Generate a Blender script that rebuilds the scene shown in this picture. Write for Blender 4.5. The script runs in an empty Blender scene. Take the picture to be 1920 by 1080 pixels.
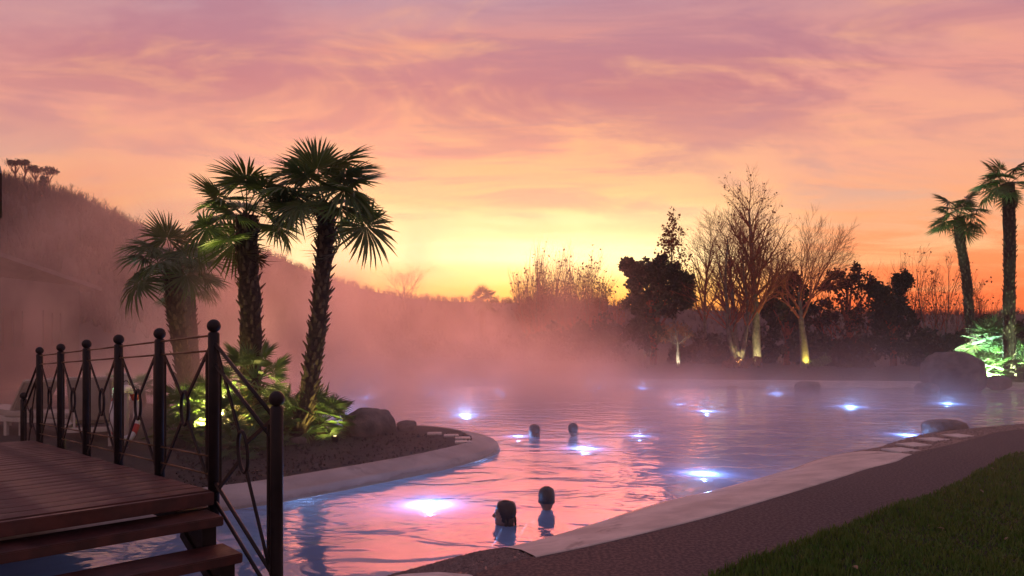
import bpy, bmesh, math, random
import numpy as np
from mathutils import Vector, Matrix
from mathutils.geometry import tessellate_polygon
from math import sin, cos, pi, radians, sqrt, exp

S = bpy.context.scene
COL = S.collection
# ------------------------------------------------------------------ camera
F = 1387.0; HY = 630.0; CZ = 1.6
WATER_Z = -0.25; GROUND_Z = -0.08
cam = bpy.data.cameras.new('camera'); co = bpy.data.objects.new('camera', cam); COL.objects.link(co)
co.location = (0, 0, CZ); co.rotation_euler = (radians(90), 0, 0)
cam.sensor_width = 36; cam.lens = 36 * F / 1920; cam.shift_y = (HY - 540) / 1920
cam.clip_start = 0.05; cam.clip_end = 2000
S.camera = co
# ------------------------------------------------------------------ render settings
S.view_settings.view_transform = 'Standard'; S.view_settings.look = 'None'
S.view_settings.gamma = 1; S.view_settings.exposure = 0.0; S.view_settings.use_curve_mapping = False
cy = S.cycles
cy.use_denoising = True
cy.max_bounces = 6; cy.diffuse_bounces = 2; cy.glossy_bounces = 3; cy.transmission_bounces = 4
cy.transparent_max_bounces = 24; cy.volume_bounces = 1
cy.volume_step_rate = 0.7; cy.volume_max_steps = 256
cy.sample_clamp_indirect = 3.0; cy.sample_clamp_direct = 0
cy.caustics_reflective = False; cy.caustics_refractive = False

def lin(c):
    return tuple((v / 255 / 12.92 if v / 255 <= 0.04045 else ((v / 255 + 0.055) / 1.055) ** 2.4) for v in c) + (1.0,)

class NT:
    """small helper round a node tree"""
    def __init__(s, nt): s.nt = nt
    def n(s, t, **k):
        o = s.nt.nodes.new(t)
        for a, b in k.items():
            if a.startswith('_'): o.inputs[a[1:].replace('_', ' ')].default_value = b
            else: setattr(o, a, b)
        return o
    def l(s, a, b): s.nt.links.new(a, b)
    def put(s, sock, v):
        if isinstance(v, (int, float)): sock.default_value = v
        elif isinstance(v, tuple): sock.default_value = v
        else: s.l(v, sock)
    def m(s, op, a, b=None, c=None, clamp=False):
        o = s.nt.nodes.new('ShaderNodeMath'); o.operation = op; o.use_clamp = clamp
        s.put(o.inputs[0], a)
        if b is not None: s.put(o.inputs[1], b)
        if c is not None: s.put(o.inputs[2], c)
        return o.outputs[0]
    def vm(s, op, a, b=None):
        o = s.nt.nodes.new('ShaderNodeVectorMath'); o.operation = op
        s.put(o.inputs[0], a)
        if b is not None: s.put(o.inputs[1], b)
        return o.outputs['Value'] if op in ('DOT_PRODUCT', 'LENGTH') else o.outputs[0]
    def mr(s, v, a, b, c=0.0, d=1.0, smooth=True):
        o = s.nt.nodes.new('ShaderNodeMapRange'); o.interpolation_type = 'SMOOTHSTEP' if smooth else 'LINEAR'
        s.put(o.inputs[0], v)
        for i, q in enumerate((a, b, c, d)): s.put(o.inputs[i + 1], q)
        return o.outputs[0]
    def ramp(s, v, stops):
        o = s.nt.nodes.new('ShaderNodeValToRGB'); e = o.color_ramp.elements
        while len(e) < len(stops): e.new(0.5)
        for q, (p, c) in zip(e, stops): q.position = p; q.color = c
        s.put(o.inputs[0], v); return o.outputs[0]
    def mix(s, f, a, b, blend='MIX'):
        o = s.nt.nodes.new('ShaderNodeMix'); o.data_type = 'RGBA'; o.blend_type = blend
        s.put(o.inputs[0], f); s.put(o.inputs[6], a); s.put(o.inputs[7], b); return o.outputs[2]
    def noise(s, vec, scale, detail=3, rough=0.5, dist=0.0):
        o = s.nt.nodes.new('ShaderNodeTexNoise')
        s.put(o.inputs['Vector'], vec); o.inputs['Scale'].default_value = scale
        o.inputs['Detail'].default_value = detail; o.inputs['Roughness'].default_value = rough; o.inputs['Distortion'].default_value = dist
        return o.outputs[0]
    def comb(s, x, y, z):
        o = s.nt.nodes.new('ShaderNodeCombineXYZ')
        for i, q in enumerate((x, y, z)): s.put(o.inputs[i], q)
        return o.outputs[0]

# ------------------------------------------------------------------ sky
SUN_AZ = radians(-3.0)      # measured from +Y towards +X
SUN_EL = radians(1.0)
w = bpy.data.worlds.new('World'); S.world = w; w.use_nodes = True
W = NT(w.node_tree); w.node_tree.nodes.clear()
tc = W.n('ShaderNodeTexCoord'); dirn = tc.outputs['Generated']
sep = W.n('ShaderNodeSeparateXYZ'); W.l(dirn, sep.inputs[0]); dx, dy, dz = sep.outputs
hl = W.m('SQRT', W.m('MAXIMUM', W.m('ADD', W.m('MULTIPLY', dx, dx), W.m('MULTIPLY', dy, dy)), 1e-5))
sx, sy = sin(SUN_AZ), cos(SUN_AZ)
ca = W.m('DIVIDE', W.m('ADD', W.m('MULTIPLY', dx, sx), W.m('MULTIPLY', dy, sy)), hl)   # cos of the azimuth from the sun
inv = W.m('DIVIDE', 1.0, W.m('ADD', W.m('MAXIMUM', dz, 0.0), 0.13))
cpl = W.comb(W.m('MULTIPLY', dx, inv), W.m('MULTIPLY', dy, inv), 0.0)                  # plane of the cloud layer
map1 = W.n('ShaderNodeMapping'); W.l(cpl, map1.inputs[0]); map1.inputs['Rotation'].default_value = (0, 0, radians(14)); map1.inputs['Scale'].default_value = (0.55, 1.25, 1); map1.inputs['Location'].default_value = (3.1, 1.7, 0)
map2 = W.n('ShaderNodeMapping'); W.l(cpl, map2.inputs[0]); map2.inputs['Rotation'].default_value = (0, 0, radians(-22)); map2.inputs['Scale'].default_value = (0.75, 1.35, 1); map2.inputs['Location'].default_value = (7.3, 4.2, 0)
n1 = W.noise(map1.outputs[0], 0.9, 5, 0.55, 0.5)
n2 = W.noise(map2.outputs[0], 1.5, 6, 0.6, 0.7)
n3 = W.noise(map1.outputs[0], 3.2, 6, 0.62, 0.6)
ez = W.m('ADD', W.m('MAXIMUM', dz, 0.0), W.m('MULTIPLY', W.m('SUBTRACT', n1, 0.5), W.mr(dz, 0.03, 0.3, 0.02, 0.22)))
L = lambda *c: lin(c)
A = W.ramp(ez, [(0, L(255, 150, 55)), (.04, (1.08, .50, .08, 1)), (.065, (1.25, .86, .20, 1)), (.10, (1.75, 1.5, .74, 1)), (.15, (1.25, .92, .42, 1)), (.18, L(255, 208, 140)), (.215, L(250, 186, 130)), (.265, L(241, 166, 122)), (.315, L(212, 132, 122)), (.39, L(178, 136, 152)), (.62, L(154, 126, 144)), (1, L(126, 116, 138))])
B = W.ramp(ez, [(0, (.95, .075, .025, 1)), (.045, (1.05, .13, .032, 1)), (.09, (1.0, .23, .065, 1)), (.15, L(248, 160, 104)), (.22, L(238, 160, 128)), (.28, L(228, 148, 130)), (.345, L(198, 136, 138)), (.48, L(168, 128, 146)), (.65, L(146, 122, 142)), (1, L(126, 116, 138))])
Cc = W.ramp(ez, [(0, L(140, 102, 110)), (.12, L(166, 122, 128)), (.3, L(158, 126, 138)), (.6, L(136, 118, 138)), (1, L(120, 110, 132))])
sky = W.mix(W.mr(ca, 0.992, 0.885), A, B)
sky = W.mix(W.mr(ca, 0.80, -0.35), sky, Cc)
# cloud layer: rose-mauve banks high up, grey-mauve and pale streaks lower down
ccol = W.ramp(W.m('MAXIMUM', dz, 0.0), [(0, L(236, 110, 60)), (.1, L(246, 190, 130)), (.17, L(214, 160, 140)), (.25, L(206, 132, 124)), (.31, L(176, 100, 116)), (.42, L(168, 118, 138)), (.7, L(135, 114, 146)), (1, L(118, 110, 142))])
cm = W.mr(n2, 0.42, 0.62, 0.0, 0.85)
cm = W.m('MULTIPLY', cm, W.mr(dz, 0.02, 0.12, 0.25, 1.0))
cm = W.m('MULTIPLY', cm, W.m('SUBTRACT', 1.0, W.m('MULTIPLY', W.mr(ca, .90, .985, 0, .85), W.mr(dz, .21, .11))))
sky = W.mix(cm, sky, ccol)
glow = W.m('MULTIPLY', W.mr(n3, 0.52, 0.72, 0.0, 0.42), W.mr(dz, 0.12, 0.22))
sky = W.mix(W.m('MULTIPLY', glow, W.mr(ca, 0.6, 0.95)), sky, L(250, 178, 120))
dark = W.m('MULTIPLY', W.mr(n3, 0.52, 0.3, 0.0, 0.5), W.mr(dz, 0.1, 0.3))
sky = W.mix(dark, sky, L(176, 112, 128))
sky = W.mix(W.mr(dz, 0.0, -0.05), sky, L(70, 50, 55))
nish = W.n('ShaderNodeTexSky', sky_type='NISHITA', sun_disc=False); nish.sun_elevation = SUN_EL; nish.sun_rotation = SUN_AZ
bg1 = W.n('ShaderNodeBackground'); W.l(sky, bg1.inputs[0]); bg1.inputs[1].default_value = 1.07
bg2 = W.n('ShaderNodeBackground'); W.l(nish.outputs[0], bg2.inputs[0]); bg2.inputs[1].default_value = 0.05
ad = W.n('ShaderNodeAddShader'); W.l(bg1.outputs[0], ad.inputs[0]); W.l(bg2.outputs[0], ad.inputs[1])
wo = W.n('ShaderNodeOutputWorld'); W.l(ad.outputs[0], wo.inputs[0])
# ------------------------------------------------------------------ sun (almost set)
sl = bpy.data.lights.new('sun', 'SUN'); so = bpy.data.objects.new('sun', sl); COL.objects.link(so)
sl.energy = 1.8; sl.angle = radians(36); sl.color = (1.0, 0.18, 0.12)
sd = Vector((sin(SUN_AZ), cos(SUN_AZ), sin(radians(2.5))))
so.rotation_euler = sd.to_track_quat('Z', 'Y').to_euler()

# ------------------------------------------------------------------ helpers
def U(px, py, z=0.0):
    """point of the photograph's pixel on the horizontal level z"""
    d = F * (CZ - z) / (py - HY)
    return Vector(((px - 960) / F * d, d, z))
def D(px, py, d):
    return Vector(((px - 960) / F * d, d, CZ - (py - HY) / F * d))

def tag(o, label=None, cat=None, group=None, kind=None):
    if label: o['label'] = label
    if cat: o['category'] = cat
    if group: o['group'] = group
    if kind: o['kind'] = kind
    return o
def empty(name, loc, rz=0.0, label=None, cat=None, group=None):
    o = bpy.data.objects.new(name, None); COL.objects.link(o); o.empty_display_size = 0.2
    o.location = loc; o.rotation_euler = (0, 0, rz)
    return tag(o, label, cat, group)
def link(name, me, parent=None, loc=None):
    o = bpy.data.objects.new(name, me); COL.objects.link(o)
    if parent is not None: o.parent = parent
    if loc is not None: o.location = loc
    return o
def mesh_np(name, V, Fc, mat, smooth=False):
    V = np.asarray(V, dtype=np.float32); Fc = np.asarray(Fc, dtype=np.int32)
    me = bpy.data.meshes.new(name); k = Fc.shape[1]
    me.vertices.add(len(V)); me.vertices.foreach_set('co', V.ravel())
    me.loops.add(Fc.size); me.loops.foreach_set('vertex_index', Fc.ravel())
    me.polygons.add(len(Fc)); me.polygons.foreach_set('loop_start', np.arange(0, Fc.size, k, dtype=np.int32))
    try: me.polygons.foreach_set('loop_total', np.full(len(Fc), k, dtype=np.int32))
    except Exception: pass
    me.update(calc_edges=True); me.validate()
    if smooth: me.polygons.foreach_set('use_smooth', np.ones(len(Fc), dtype=bool))
    if mat: me.materials.append(mat)
    return me

class MB:
    def __init__(s): s.v = []; s.f = []
    def add(s, vs, fs):
        k = len(s.v); s.v += [tuple(q) for q in vs]; s.f += [tuple(i + k for i in f) for f in fs]
    def box(s, c, size, M=None, ax=None):
        """box by centre, full sizes and optional axes (three vectors)"""
        a = ax or (Vector((1, 0, 0)), Vector((0, 1, 0)), Vector((0, 0, 1)))
        h = [a[i] * size[i] / 2 for i in range(3)]; c = Vector(c)
        vs = [c + h[0] * i + h[1] * j + h[2] * k for i in (-1, 1) for j in (-1, 1) for k in (-1, 1)]
        s.add(vs, [(0, 1, 3, 2), (4, 6, 7, 5), (0, 4, 5, 1), (2, 3, 7, 6), (0, 2, 6, 4), (1, 5, 7, 3)])
    def bar(s, p, q, w, t, up=Vector((0, 0, 1))):
        p, q = Vector(p), Vector(q); z = (q - p); L_ = z.length; z.normalize()
        x = up.cross(z)
        if x.length < 1e-4: x = Vector((1, 0, 0)).cross(z)
        x.normalize(); y = z.cross(x)
        s.box((p + q) / 2, (w, t, L_), ax=(x, y, z))
    def tube(s, pts, rad, n=8, cap=True):
        pts = [Vector(p) for p in pts]
        if not hasattr(rad, '__len__'): rad = [rad] * len(pts)
        vs = []; fs = []; x = None
        for i, p in enumerate(pts):
            t = (pts[min(i + 1, len(pts) - 1)] - pts[max(i - 1, 0)]).normalized()
            if x is None:
                x = t.orthogonal().normalized()
            x = (x - t * x.dot(t)).normalized(); y = t.cross(x)
            for k in range(n):
                a = 2 * pi * k / n; vs.append(p + (x * cos(a) + y * sin(a)) * rad[i])
        for i in range(len(pts) - 1):
            for k in range(n):
                k2 = (k + 1) % n; fs.append((i * n + k, i * n + k2, (i + 1) * n + k2, (i + 1) * n + k))
        if cap:
            fs.append(tuple(range(n - 1, -1, -1))); fs.append(tuple((len(pts) - 1) * n + k for k in range(n)))
        s.add(vs, fs)
    def ball(s, c, r, nu=12, nv=8, sc=(1, 1, 1)):
        c = Vector(c); vs = [c + Vector((0, 0, r * sc[2]))]
        for j in range(1, nv):
            for i in range(nu):
                a = 2 * pi * i / nu; b = pi * j / nv
                vs.append(c + Vector((r * sc[0] * sin(b) * cos(a), r * sc[1] * sin(b) * sin(a), r * sc[2] * cos(b))))
        vs.append(c - Vector((0, 0, r * sc[2]))); fs = []
        for i in range(nu): fs.append((0, 1 + i, 1 + (i + 1) % nu))
        for j in range(nv - 2):
            for i in range(nu):
                a = 1 + j * nu; fs.append((a + i, a + nu + i, a + nu + (i + 1) % nu, a + (i + 1) % nu))
        a = 1 + (nv - 2) * nu
        for i in range(nu): fs.append((a + i, len(vs) - 1, a + (i + 1) % nu))
        s.add(vs, fs)
    def lathe(s, c, prof, n=16):
        """profile of (radius, z) turned round the vertical through c"""
        c = Vector(c); vs = []; fs = []
        for r, z in prof:
            for k in range(n):
                a = 2 * pi * k / n; vs.append(c + Vector((r * cos(a), r * sin(a), z)))
        for i in range(len(prof) - 1):
            for k in range(n):
                k2 = (k + 1) % n; fs.append((i * n + k, i * n + k2, (i + 1) * n + k2, (i + 1) * n + k))
        fs.append(tuple(range(n - 1, -1, -1))); fs.append(tuple((len(prof) - 1) * n + k for k in range(n)))
        s.add(vs, fs)
    def mesh(s, name, mat, smooth=False, bevel=0.0):
        me = bpy.data.meshes.new(name); me.from_pydata(s.v, [], s.f)
        if bevel:
            bm = bmesh.new(); bm.from_mesh(me)
            bmesh.ops.bevel(bm, geom=[e for e in bm.edges], offset=bevel, segments=2, affect='EDGES', clamp_overlap=True)
            bm.to_mesh(me); bm.free()
        me.update()
        if smooth: me.polygons.foreach_set('use_smooth', [True] * len(me.polygons))
        if mat: me.materials.append(mat)
        return me
    def build(s, name, mat, parent=None, smooth=False, bevel=0.0, loc=None):
        return link(name, s.mesh(name, mat, smooth, bevel), parent, loc)

def copy_tree(o, parent=None):
    c = o.copy(); COL.objects.link(c)
    if parent is not None: c.parent = parent
    for ch in list(o.children): copy_tree(ch, c)
    return c

def mat(name, c1, c2=None, scale=6.0, rough=0.7, bump=0.0, bscale=None, spec=0.5, metal=0.0, detail=4, trans=None, wet=None):
    m = bpy.data.materials.new(name); m.use_nodes = True; T = NT(m.node_tree)
    b = m.node_tree.nodes['Principled BSDF']
    b.inputs['Roughness'].default_value = rough; b.inputs['Metallic'].default_value = metal
    b.inputs['Specular IOR Level'].default_value = spec
    g = T.n('ShaderNodeTexCoord').outputs['Object']
    if c2 is None: b.inputs['Base Color'].default_value = tuple(c1) + (1,)
    else:
        f = T.mr(T.noise(g, scale, detail, 0.6), 0.3, 0.7)
        T.l(T.mix(f, tuple(c1) + (1,), tuple(c2) + (1,)), b.inputs['Base Color'])
    if wet:
        T.l(T.mr(T.noise(g, scale * 0.4, 3), 0.35, 0.65, rough, wet), b.inputs['Roughness'])
    if bump:
        bn = T.n('ShaderNodeBump'); bn.inputs['Strength'].default_value = 1.0; bn.inputs['Distance'].default_value = bump
        T.l(T.noise(g, bscale or scale * 4, 5, 0.65), bn.inputs['Height']); T.l(bn.outputs[0], b.inputs['Normal'])
    if trans:   # leaves let some light through
        out = m.node_tree.nodes['Material Output']; tr = T.n('ShaderNodeBsdfTranslucent'); tr.inputs[0].default_value = tuple(trans) + (1,)
        a = T.n('ShaderNodeAddShader'); T.l(b.outputs[0], a.inputs[0]); T.l(tr.outputs[0], a.inputs[1]); T.l(a.outputs[0], out.inputs[0])
    return m
def glow_mat(name, col, strength):
    m = bpy.data.materials.new(name); m.use_nodes = True; b = m.node_tree.nodes['Principled BSDF']
    b.inputs['Base Color'].default_value = (.8, .8, .8, 1); b.inputs['Emission Color'].default_value = tuple(col) + (1,); b.inputs['Emission Strength'].default_value = strength
    return m

M = {}
M['iron'] = mat('black_iron', (.008, .007, .008), (.016, .012, .012), 9, 0.5, 0.0015, 60, spec=.25)
M['rail'] = mat('warm_lit_bronze_rail', (.16, .10, .055), (.09, .055, .03), 12, 0.35, metal=0.6)  # thin metal rails, with the warm spotlight on them painted into the brown
M['deck'] = mat('deck_wood', (.082, .026, .022), (.036, .014, .013), 7, 0.7, 0.002, 45, wet=.3)
M['kerb'] = mat('pale_concrete', (.68, .61, .54), (.44, .40, .36), 1.8, 0.75, 0.004, 30)
M['kerb2'] = mat('island_concrete', (.46, .41, .38), (.33, .29, .27), 2.0, 0.6, 0.004, 25)
M['path'] = mat('rubber_path', (.036, .034, .046), (.023, .022, .031), 90, 0.9, 0.004, 160, detail=6, wet=.6)
M['soil'] = mat('soil', (.050, .038, .028), (.022, .018, .013), 3, 0.95, 0.03, 14)
M['lawn'] = mat('lawn_soil', (.018, .032, .007), (.011, .018, .005), 4, 0.95, 0.02, 40)
M['grass'] = mat('grass_blades', (.030, .12, .006), (.085, .14, .015), 9, 0.7, trans=(.015, .025, .004))
M['pebble'] = mat('pebbles', (.20, .15, .13), (.07, .05, .045), 30, 0.6)
M['slab'] = mat('pale_slab', (.62, .58, .54), (.5, .47, .44), 5, 0.6, 0.002, 40)
M['rock'] = mat('boulder_rock', (.20, .17, .155), (.07, .06, .055), 2.4, 0.85, 0.06, 7, detail=8)
M['pool'] = mat('pool_floor', (.40, .56, .66), (.30, .46, .58), 2, 0.5)
M['frond'] = mat('palm_frond', (.045, .085, .022), (.075, .11, .03), 3, 0.5, trans=(.03, .05, .008))
M['frond_old'] = mat('old_frond', (.10, .075, .03), (.055, .045, .02), 4, 0.7, trans=(.02, .015, .005))
M['fan'] = mat('dwarf_fan_leaf', (.055, .10, .03), (.09, .135, .05), 4, 0.5, trans=(.035, .06, .012))
M['trunk'] = mat('palm_trunk', (.075, .05, .032), (.03, .021, .015), 14, 0.95, 0.03, 22)
M['boot'] = mat('palm_leaf_base', (.16, .11, .06), (.06, .042, .026), 9, 0.85)
M['bark'] = mat('pale_bark', (.24, .21, .16), (.10, .085, .065), 5, 0.9, 0.02, 18)
M['twig'] = mat('bare_twig', (.42, .10, .05), (.20, .055, .035), 4, 0.9)  # red-brown twigs, the red of the sunset glare put into their colour
M['leafdry'] = mat('dry_leaf', (.17, .075, .035), (.10, .045, .022), 6, 0.7, trans=(.10, .035, .012))
M['evergreen'] = mat('evergreen_leaf', (.022, .032, .016), (.035, .042, .02), 2, 0.7)
M['scrub'] = mat('autumn_scrub', (.07, .042, .026), (.038, .026, .018), 2, 0.8, trans=(.012, .006, .002))
M['hill'] = mat('hill_soil', (.05, .036, .034), (.03, .024, .024), .2, 0.95)
M['wood'] = mat('hill_wood', (.055, .036, .034), (.035, .025, .026), .15, 0.95)
M['wall'] = mat('old_plaster', (.085, .07, .066), (.045, .038, .036), 1.5, 0.9, 0.01, 12)
M['rooft'] = mat('roof_tile', (.15, .135, .145), (.09, .08, .09), 4, 0.8)
M['darkwood'] = mat('dark_timber', (.04, .022, .016), (.025, .014, .012), 8, 0.8)
M['white'] = mat('white_frame', (.62, .58, .50), (.52, .48, .42), 4, 0.5)
M['cushion'] = mat('cream_canvas', (.52, .46, .38), (.44, .39, .33), 4, 0.9)
M['buoy'] = mat('buoy_white', (.75, .74, .72), None, rough=0.5)
M['red'] = mat('buoy_red', (.55, .05, .03), None, rough=0.5)
M['rope'] = mat('rope', (.10, .09, .085), None, rough=0.9)
M['skin'] = mat('skin', (.30, .165, .115), (.25, .135, .095), 12, 0.45, spec=0.6)
M['skin2'] = mat('skin_pale', (.34, .20, .15), (.29, .165, .12), 12, 0.45, spec=0.6)
M['hair'] = mat('dark_wet_hair', (.014, .008, .007), (.03, .016, .012), 60, 0.3, 0.004, 120)
M['hairgrey'] = mat('grey_hair', (.05, .048, .052), (.022, .02, .022), 50, 0.4, 0.004, 120)
M['hair2'] = mat('brown_hair', (.015, .011, .010), (.03, .02, .017), 50, 0.4)
M['suit'] = mat('dark_swimsuit', (.02, .025, .05), None, rough=0.6)
M['eye'] = mat('eye', (.5, .48, .45), None, rough=0.2)
M['steel'] = mat('lamp_steel', (.3, .3, .32), None, rough=0.3, metal=0.9)
M['dry'] = mat('fallen_leaf', (.30, .24, .15), (.2, .14, .08), 20, 0.8)
M['lens_blue'] = glow_mat('pool_lamp_lens', (.45, .72, 1.0), 0.8); M['lens_blue'].node_tree.nodes['Principled BSDF'].inputs['Base Color'].default_value = (.02, .03, .04, 1)
M['lens_warm'] = glow_mat('warm_lamp_lens', (1.0, .85, .35), 14)
M['lens_cool'] = glow_mat('cool_lamp_lens', (.7, 1.0, .92), 14)
# splash-wet margin of the pool kerbs: darker, shinier concrete a hand's width above the waterline, with a ragged edge, and a few stains
for k_ in ('kerb', 'kerb2'):
    m = M[k_]; T = NT(m.node_tree); b = m.node_tree.nodes['Principled BSDF']; lk = b.inputs['Base Color'].links[0]; src = lk.from_socket
    g = T.n('ShaderNodeTexCoord').outputs['Object']; sp_ = T.n('ShaderNodeSeparateXYZ'); T.l(g, sp_.inputs[0])
    zz = T.m('ADD', sp_.outputs[2], T.m('MULTIPLY', T.m('SUBTRACT', T.noise(g, 1.7, 5, .65), .5), .16))
    wet = T.mr(zz, WATER_Z + .085, WATER_Z + .03)
    st = T.mr(T.noise(g, .9, 6, .7, 1.5), .56, .66, 0, .45)
    c = T.mix(T.m('MAXIMUM', T.m('MULTIPLY', wet, .55), st), src, (.13, .115, .10, 1)); T.l(c, b.inputs['Base Color'])
    T.l(T.mr(wet, 0, 1, .75, .22), b.inputs['Roughness'])
# ------------------------------------------------------------------ outlines
def spline(pts, n=8, closed=False):
    """Catmull-Rom through 2-D or 3-D points"""
    P = [np.array(p, float) for p in pts]; out = []; m = len(P)
    for i in range(m if closed else m - 1):
        if closed: a, b, c, d = P[(i - 1) % m], P[i], P[(i + 1) % m], P[(i + 2) % m]
        else: a, b, c, d = P[max(i - 1, 0)], P[i], P[i + 1], P[min(i + 2, m - 1)]
        for k in range(n):
            t = k / n
            out.append(0.5 * (2 * b + (c - a) * t + (2 * a - 5 * b + 4 * c - d) * t * t + (3 * b - a - 3 * c + d) * t ** 3))
    if not closed: out.append(P[-1])
    return [Vector(o) for o in out]
def resample(pl, n):
    P = np.array([tuple(p) for p in pl]); s = np.r_[0, np.cumsum(np.linalg.norm(np.diff(P, axis=0), axis=1))]
    t = np.linspace(0, s[-1], n); return [Vector([np.interp(q, s, P[:, k]) for k in range(P.shape[1])]) for q in t]
wz = WATER_Z
g2 = lambda v: (v.x, v.y)
# the pool edge on this bank, from below the frame on the left to beyond it on the right
near_px = [(740, 1080), (880, 1042), (929, 1033), (1030, 1008), (1113, 982), (1227, 945), (1340, 919), (1476, 881), (1530, 861), (1573, 852)]
strip_px = [(1573, 852), (1638, 842), (1682, 827), (1733, 815), (1812, 806), (1855, 801), (1920, 799)]
near_a = [g2(U(x, y, wz)) for x, y in near_px]; near_b = [g2(U(x, y, wz)) for x, y in strip_px]
edge_left = [(-11.0, 1.0), (-6.0, 2.3), (-3.6, 3.3), (-2.4, 4.2), (-1.55, 5.05)]
edge_right = [(13.2, 16.0), (16.5, 18.5), (19.0, 22.0)]
far = [(18.6, 24.4), (15.6, 25.0), (13.0, 25.6), (9.5, 26.0), (6.0, 26.6), (2.0, 27.2), (-3.0, 27.6), (-8.0, 27.6), (-12.5, 26.6), (-14.5, 24.0)]
pen_back = [(-13.0, 21.6), (-8.6, 18.6), (-5.6, 15.6), (-3.6, 13.9)]
pen = [g2(U(x, y, wz)) for x, y in [(700, 812), (800, 810), (880, 818), (926, 832), (934, 851), (850, 877), (760, 897), (640, 921), (525, 943), (415, 959), (200, 990), (0, 1022)]]
pen_left = [(-7.0, 5.6), (-11.0, 4.6)]
near_edge = spline(edge_left[:-1] + [edge_left[-1]] + near_a + near_b[1:] + edge_right, 5)
far_edge = spline(edge_right[-1:] + far, 5)
pen_edge = spline(far[-1:] + pen_back + pen + pen_left, 6)
pool_outline = near_edge + far_edge[1:] + pen_edge[1:]
def out_of(pl, dist):
    """shift an open polyline to its right-hand side"""
    o = []
    for i, p in enumerate(pl):
        t = (pl[min(i + 1, len(pl) - 1)] - pl[max(i - 1, 0)]); t = Vector((t.x, t.y)).normalized()
        o.append(Vector((p.x, p.y)) + Vector((t.y, -t.x)) * dist)
    return o
# line where this bank's kerb meets the path
inner_px = [(907, 1074), (988, 1049), (1124, 1020), (1324, 971), (1454, 933), (1562, 900), (1627, 879), (1682, 865), (1709, 853), (1801, 830), (1871, 811), (1920, 806)]
inner = [Vector((-11, -.6)), Vector((-6, 0.7)), Vector((-3.4, 1.8)), Vector((-1.7, 3.2)), Vector((-0.7, 4.5))] + [Vector(g2(U(x, y, 0))) for x, y in inner_px] + [Vector((11.5, 13.6)), Vector((14.6, 15.0)), Vector((18.2, 17.4)), Vector((20.6, 21.5))]
inner = spline(inner, 5)

def sheet(name, outer, z, m, holes=(), kind='structure', label=None):
    loops = [[Vector((p[0], p[1], z)) for p in outer]] + [[Vector((p[0], p[1], z)) for p in h] for h in holes]
    tr = tessellate_polygon(loops); vs = [v for l_ in loops for v in l_]
    me = bpy.data.meshes.new(name); me.from_pydata([tuple(v) for v in vs], [], [tuple(t) for t in tr]); me.update()
    bm = bmesh.new(); bm.from_mesh(me); bmesh.ops.recalc_face_normals(bm, faces=bm.faces)
    if sum(f.normal.z for f in bm.faces) < 0: bmesh.ops.reverse_faces(bm, faces=bm.faces)
    bm.to_mesh(me); bm.free(); me.materials.append(m)
    o = link(name, me); tag(o, label, None, None, kind); return o
def loft(name, rows, m, kind='structure', smooth=True, parent=None):
    n = len(rows[0]); vs = [tuple(p) for r in rows for p in r]; fs = []
    for i in range(len(rows) - 1):
        for k in range(n - 1): fs.append((i * n + k, (i + 1) * n + k, (i + 1) * n + k + 1, i * n + k + 1))
    me = bpy.data.meshes.new(name); me.from_pydata(vs, [], fs); me.update()
    if smooth: me.polygons.foreach_set('use_smooth', [True] * len(fs))
    me.materials.append(m); o = link(name, me, parent)
    if kind: o['kind'] = kind
    return o

# ground with the pool cut out of it
far_out = out_of(far_edge, 1.22); pen_out = out_of(pen_edge, 0.43)
inn_in = out_of(inner, -0.12)
hole = inn_in + far_out[1:] + pen_out[1:]
B_ = 190
sheet('ground', [(-B_, -50), (B_, -50), (B_, 215), (-B_, 215)], GROUND_Z, M['soil'], [hole])
pf = link('pool_floor', mesh_np('pool_floor', [(-24, -2, -1.55), (26, -2, -1.55), (26, 32, -1.55), (-24, 32, -1.55)], [(0, 1, 2, 3)], M['pool'])); tag(pf, kind='structure')

# water: fresnel mirror over clear, faintly milky water, rippled by fine relief
wm = bpy.data.materials.new('pool_water'); wm.use_nodes = True; T = NT(wm.node_tree); wm.node_tree.nodes.clear()
g = T.n('ShaderNodeTexCoord').outputs['Object']
ma = T.n('ShaderNodeMapping'); T.l(g, ma.inputs[0]); ma.inputs['Rotation'].default_value = (0, 0, radians(-20)); ma.inputs['Scale'].default_value = (0.8, 1.3, 1)
h1 = T.noise(ma.outputs[0], 1.1, 3, 0.5, 0.6); h2 = T.noise(ma.outputs[0], 4.0, 3, 0.5, 0.8)
hh = T.m('ADD', T.m('MULTIPLY', h1, 0.046), T.m('MULTIPLY', h2, 0.004))
bn = T.n('ShaderNodeBump'); bn.inputs['Strength'].default_value = 1.0; bn.inputs['Distance'].default_value = 1.0; T.l(hh, bn.inputs['Height'])
fr = T.n('ShaderNodeFresnel'); fr.inputs[0].default_value = 1.52; T.l(bn.outputs[0], fr.inputs[1])
gl = T.n('ShaderNodeBsdfGlossy'); gl.inputs['Roughness'].default_value = 0.03; gl.inputs[0].default_value = (1, 1, 1, 1); T.l(bn.outputs[0], gl.inputs['Normal'])
tp = T.n('ShaderNodeBsdfTransparent'); tp.inputs[0].default_value = (.72, .90, .98, 1)
df = T.n('ShaderNodeBsdfTranslucent'); df.inputs[0].default_value = (.42, .58, .95, 1)
d2 = T.n('ShaderNodeBsdfDiffuse'); d2.inputs[0].default_value = (.36, .53, .88, 1)
mk = T.n('ShaderNodeMixShader'); mk.inputs[0].default_value = 0.5; T.l(df.outputs[0], mk.inputs[1]); T.l(d2.outputs[0], mk.inputs[2])
m1 = T.n('ShaderNodeMixShader'); m1.inputs[0].default_value = 0.70; T.l(tp.outputs[0], m1.inputs[1]); T.l(mk.outputs[0], m1.inputs[2])
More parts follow.
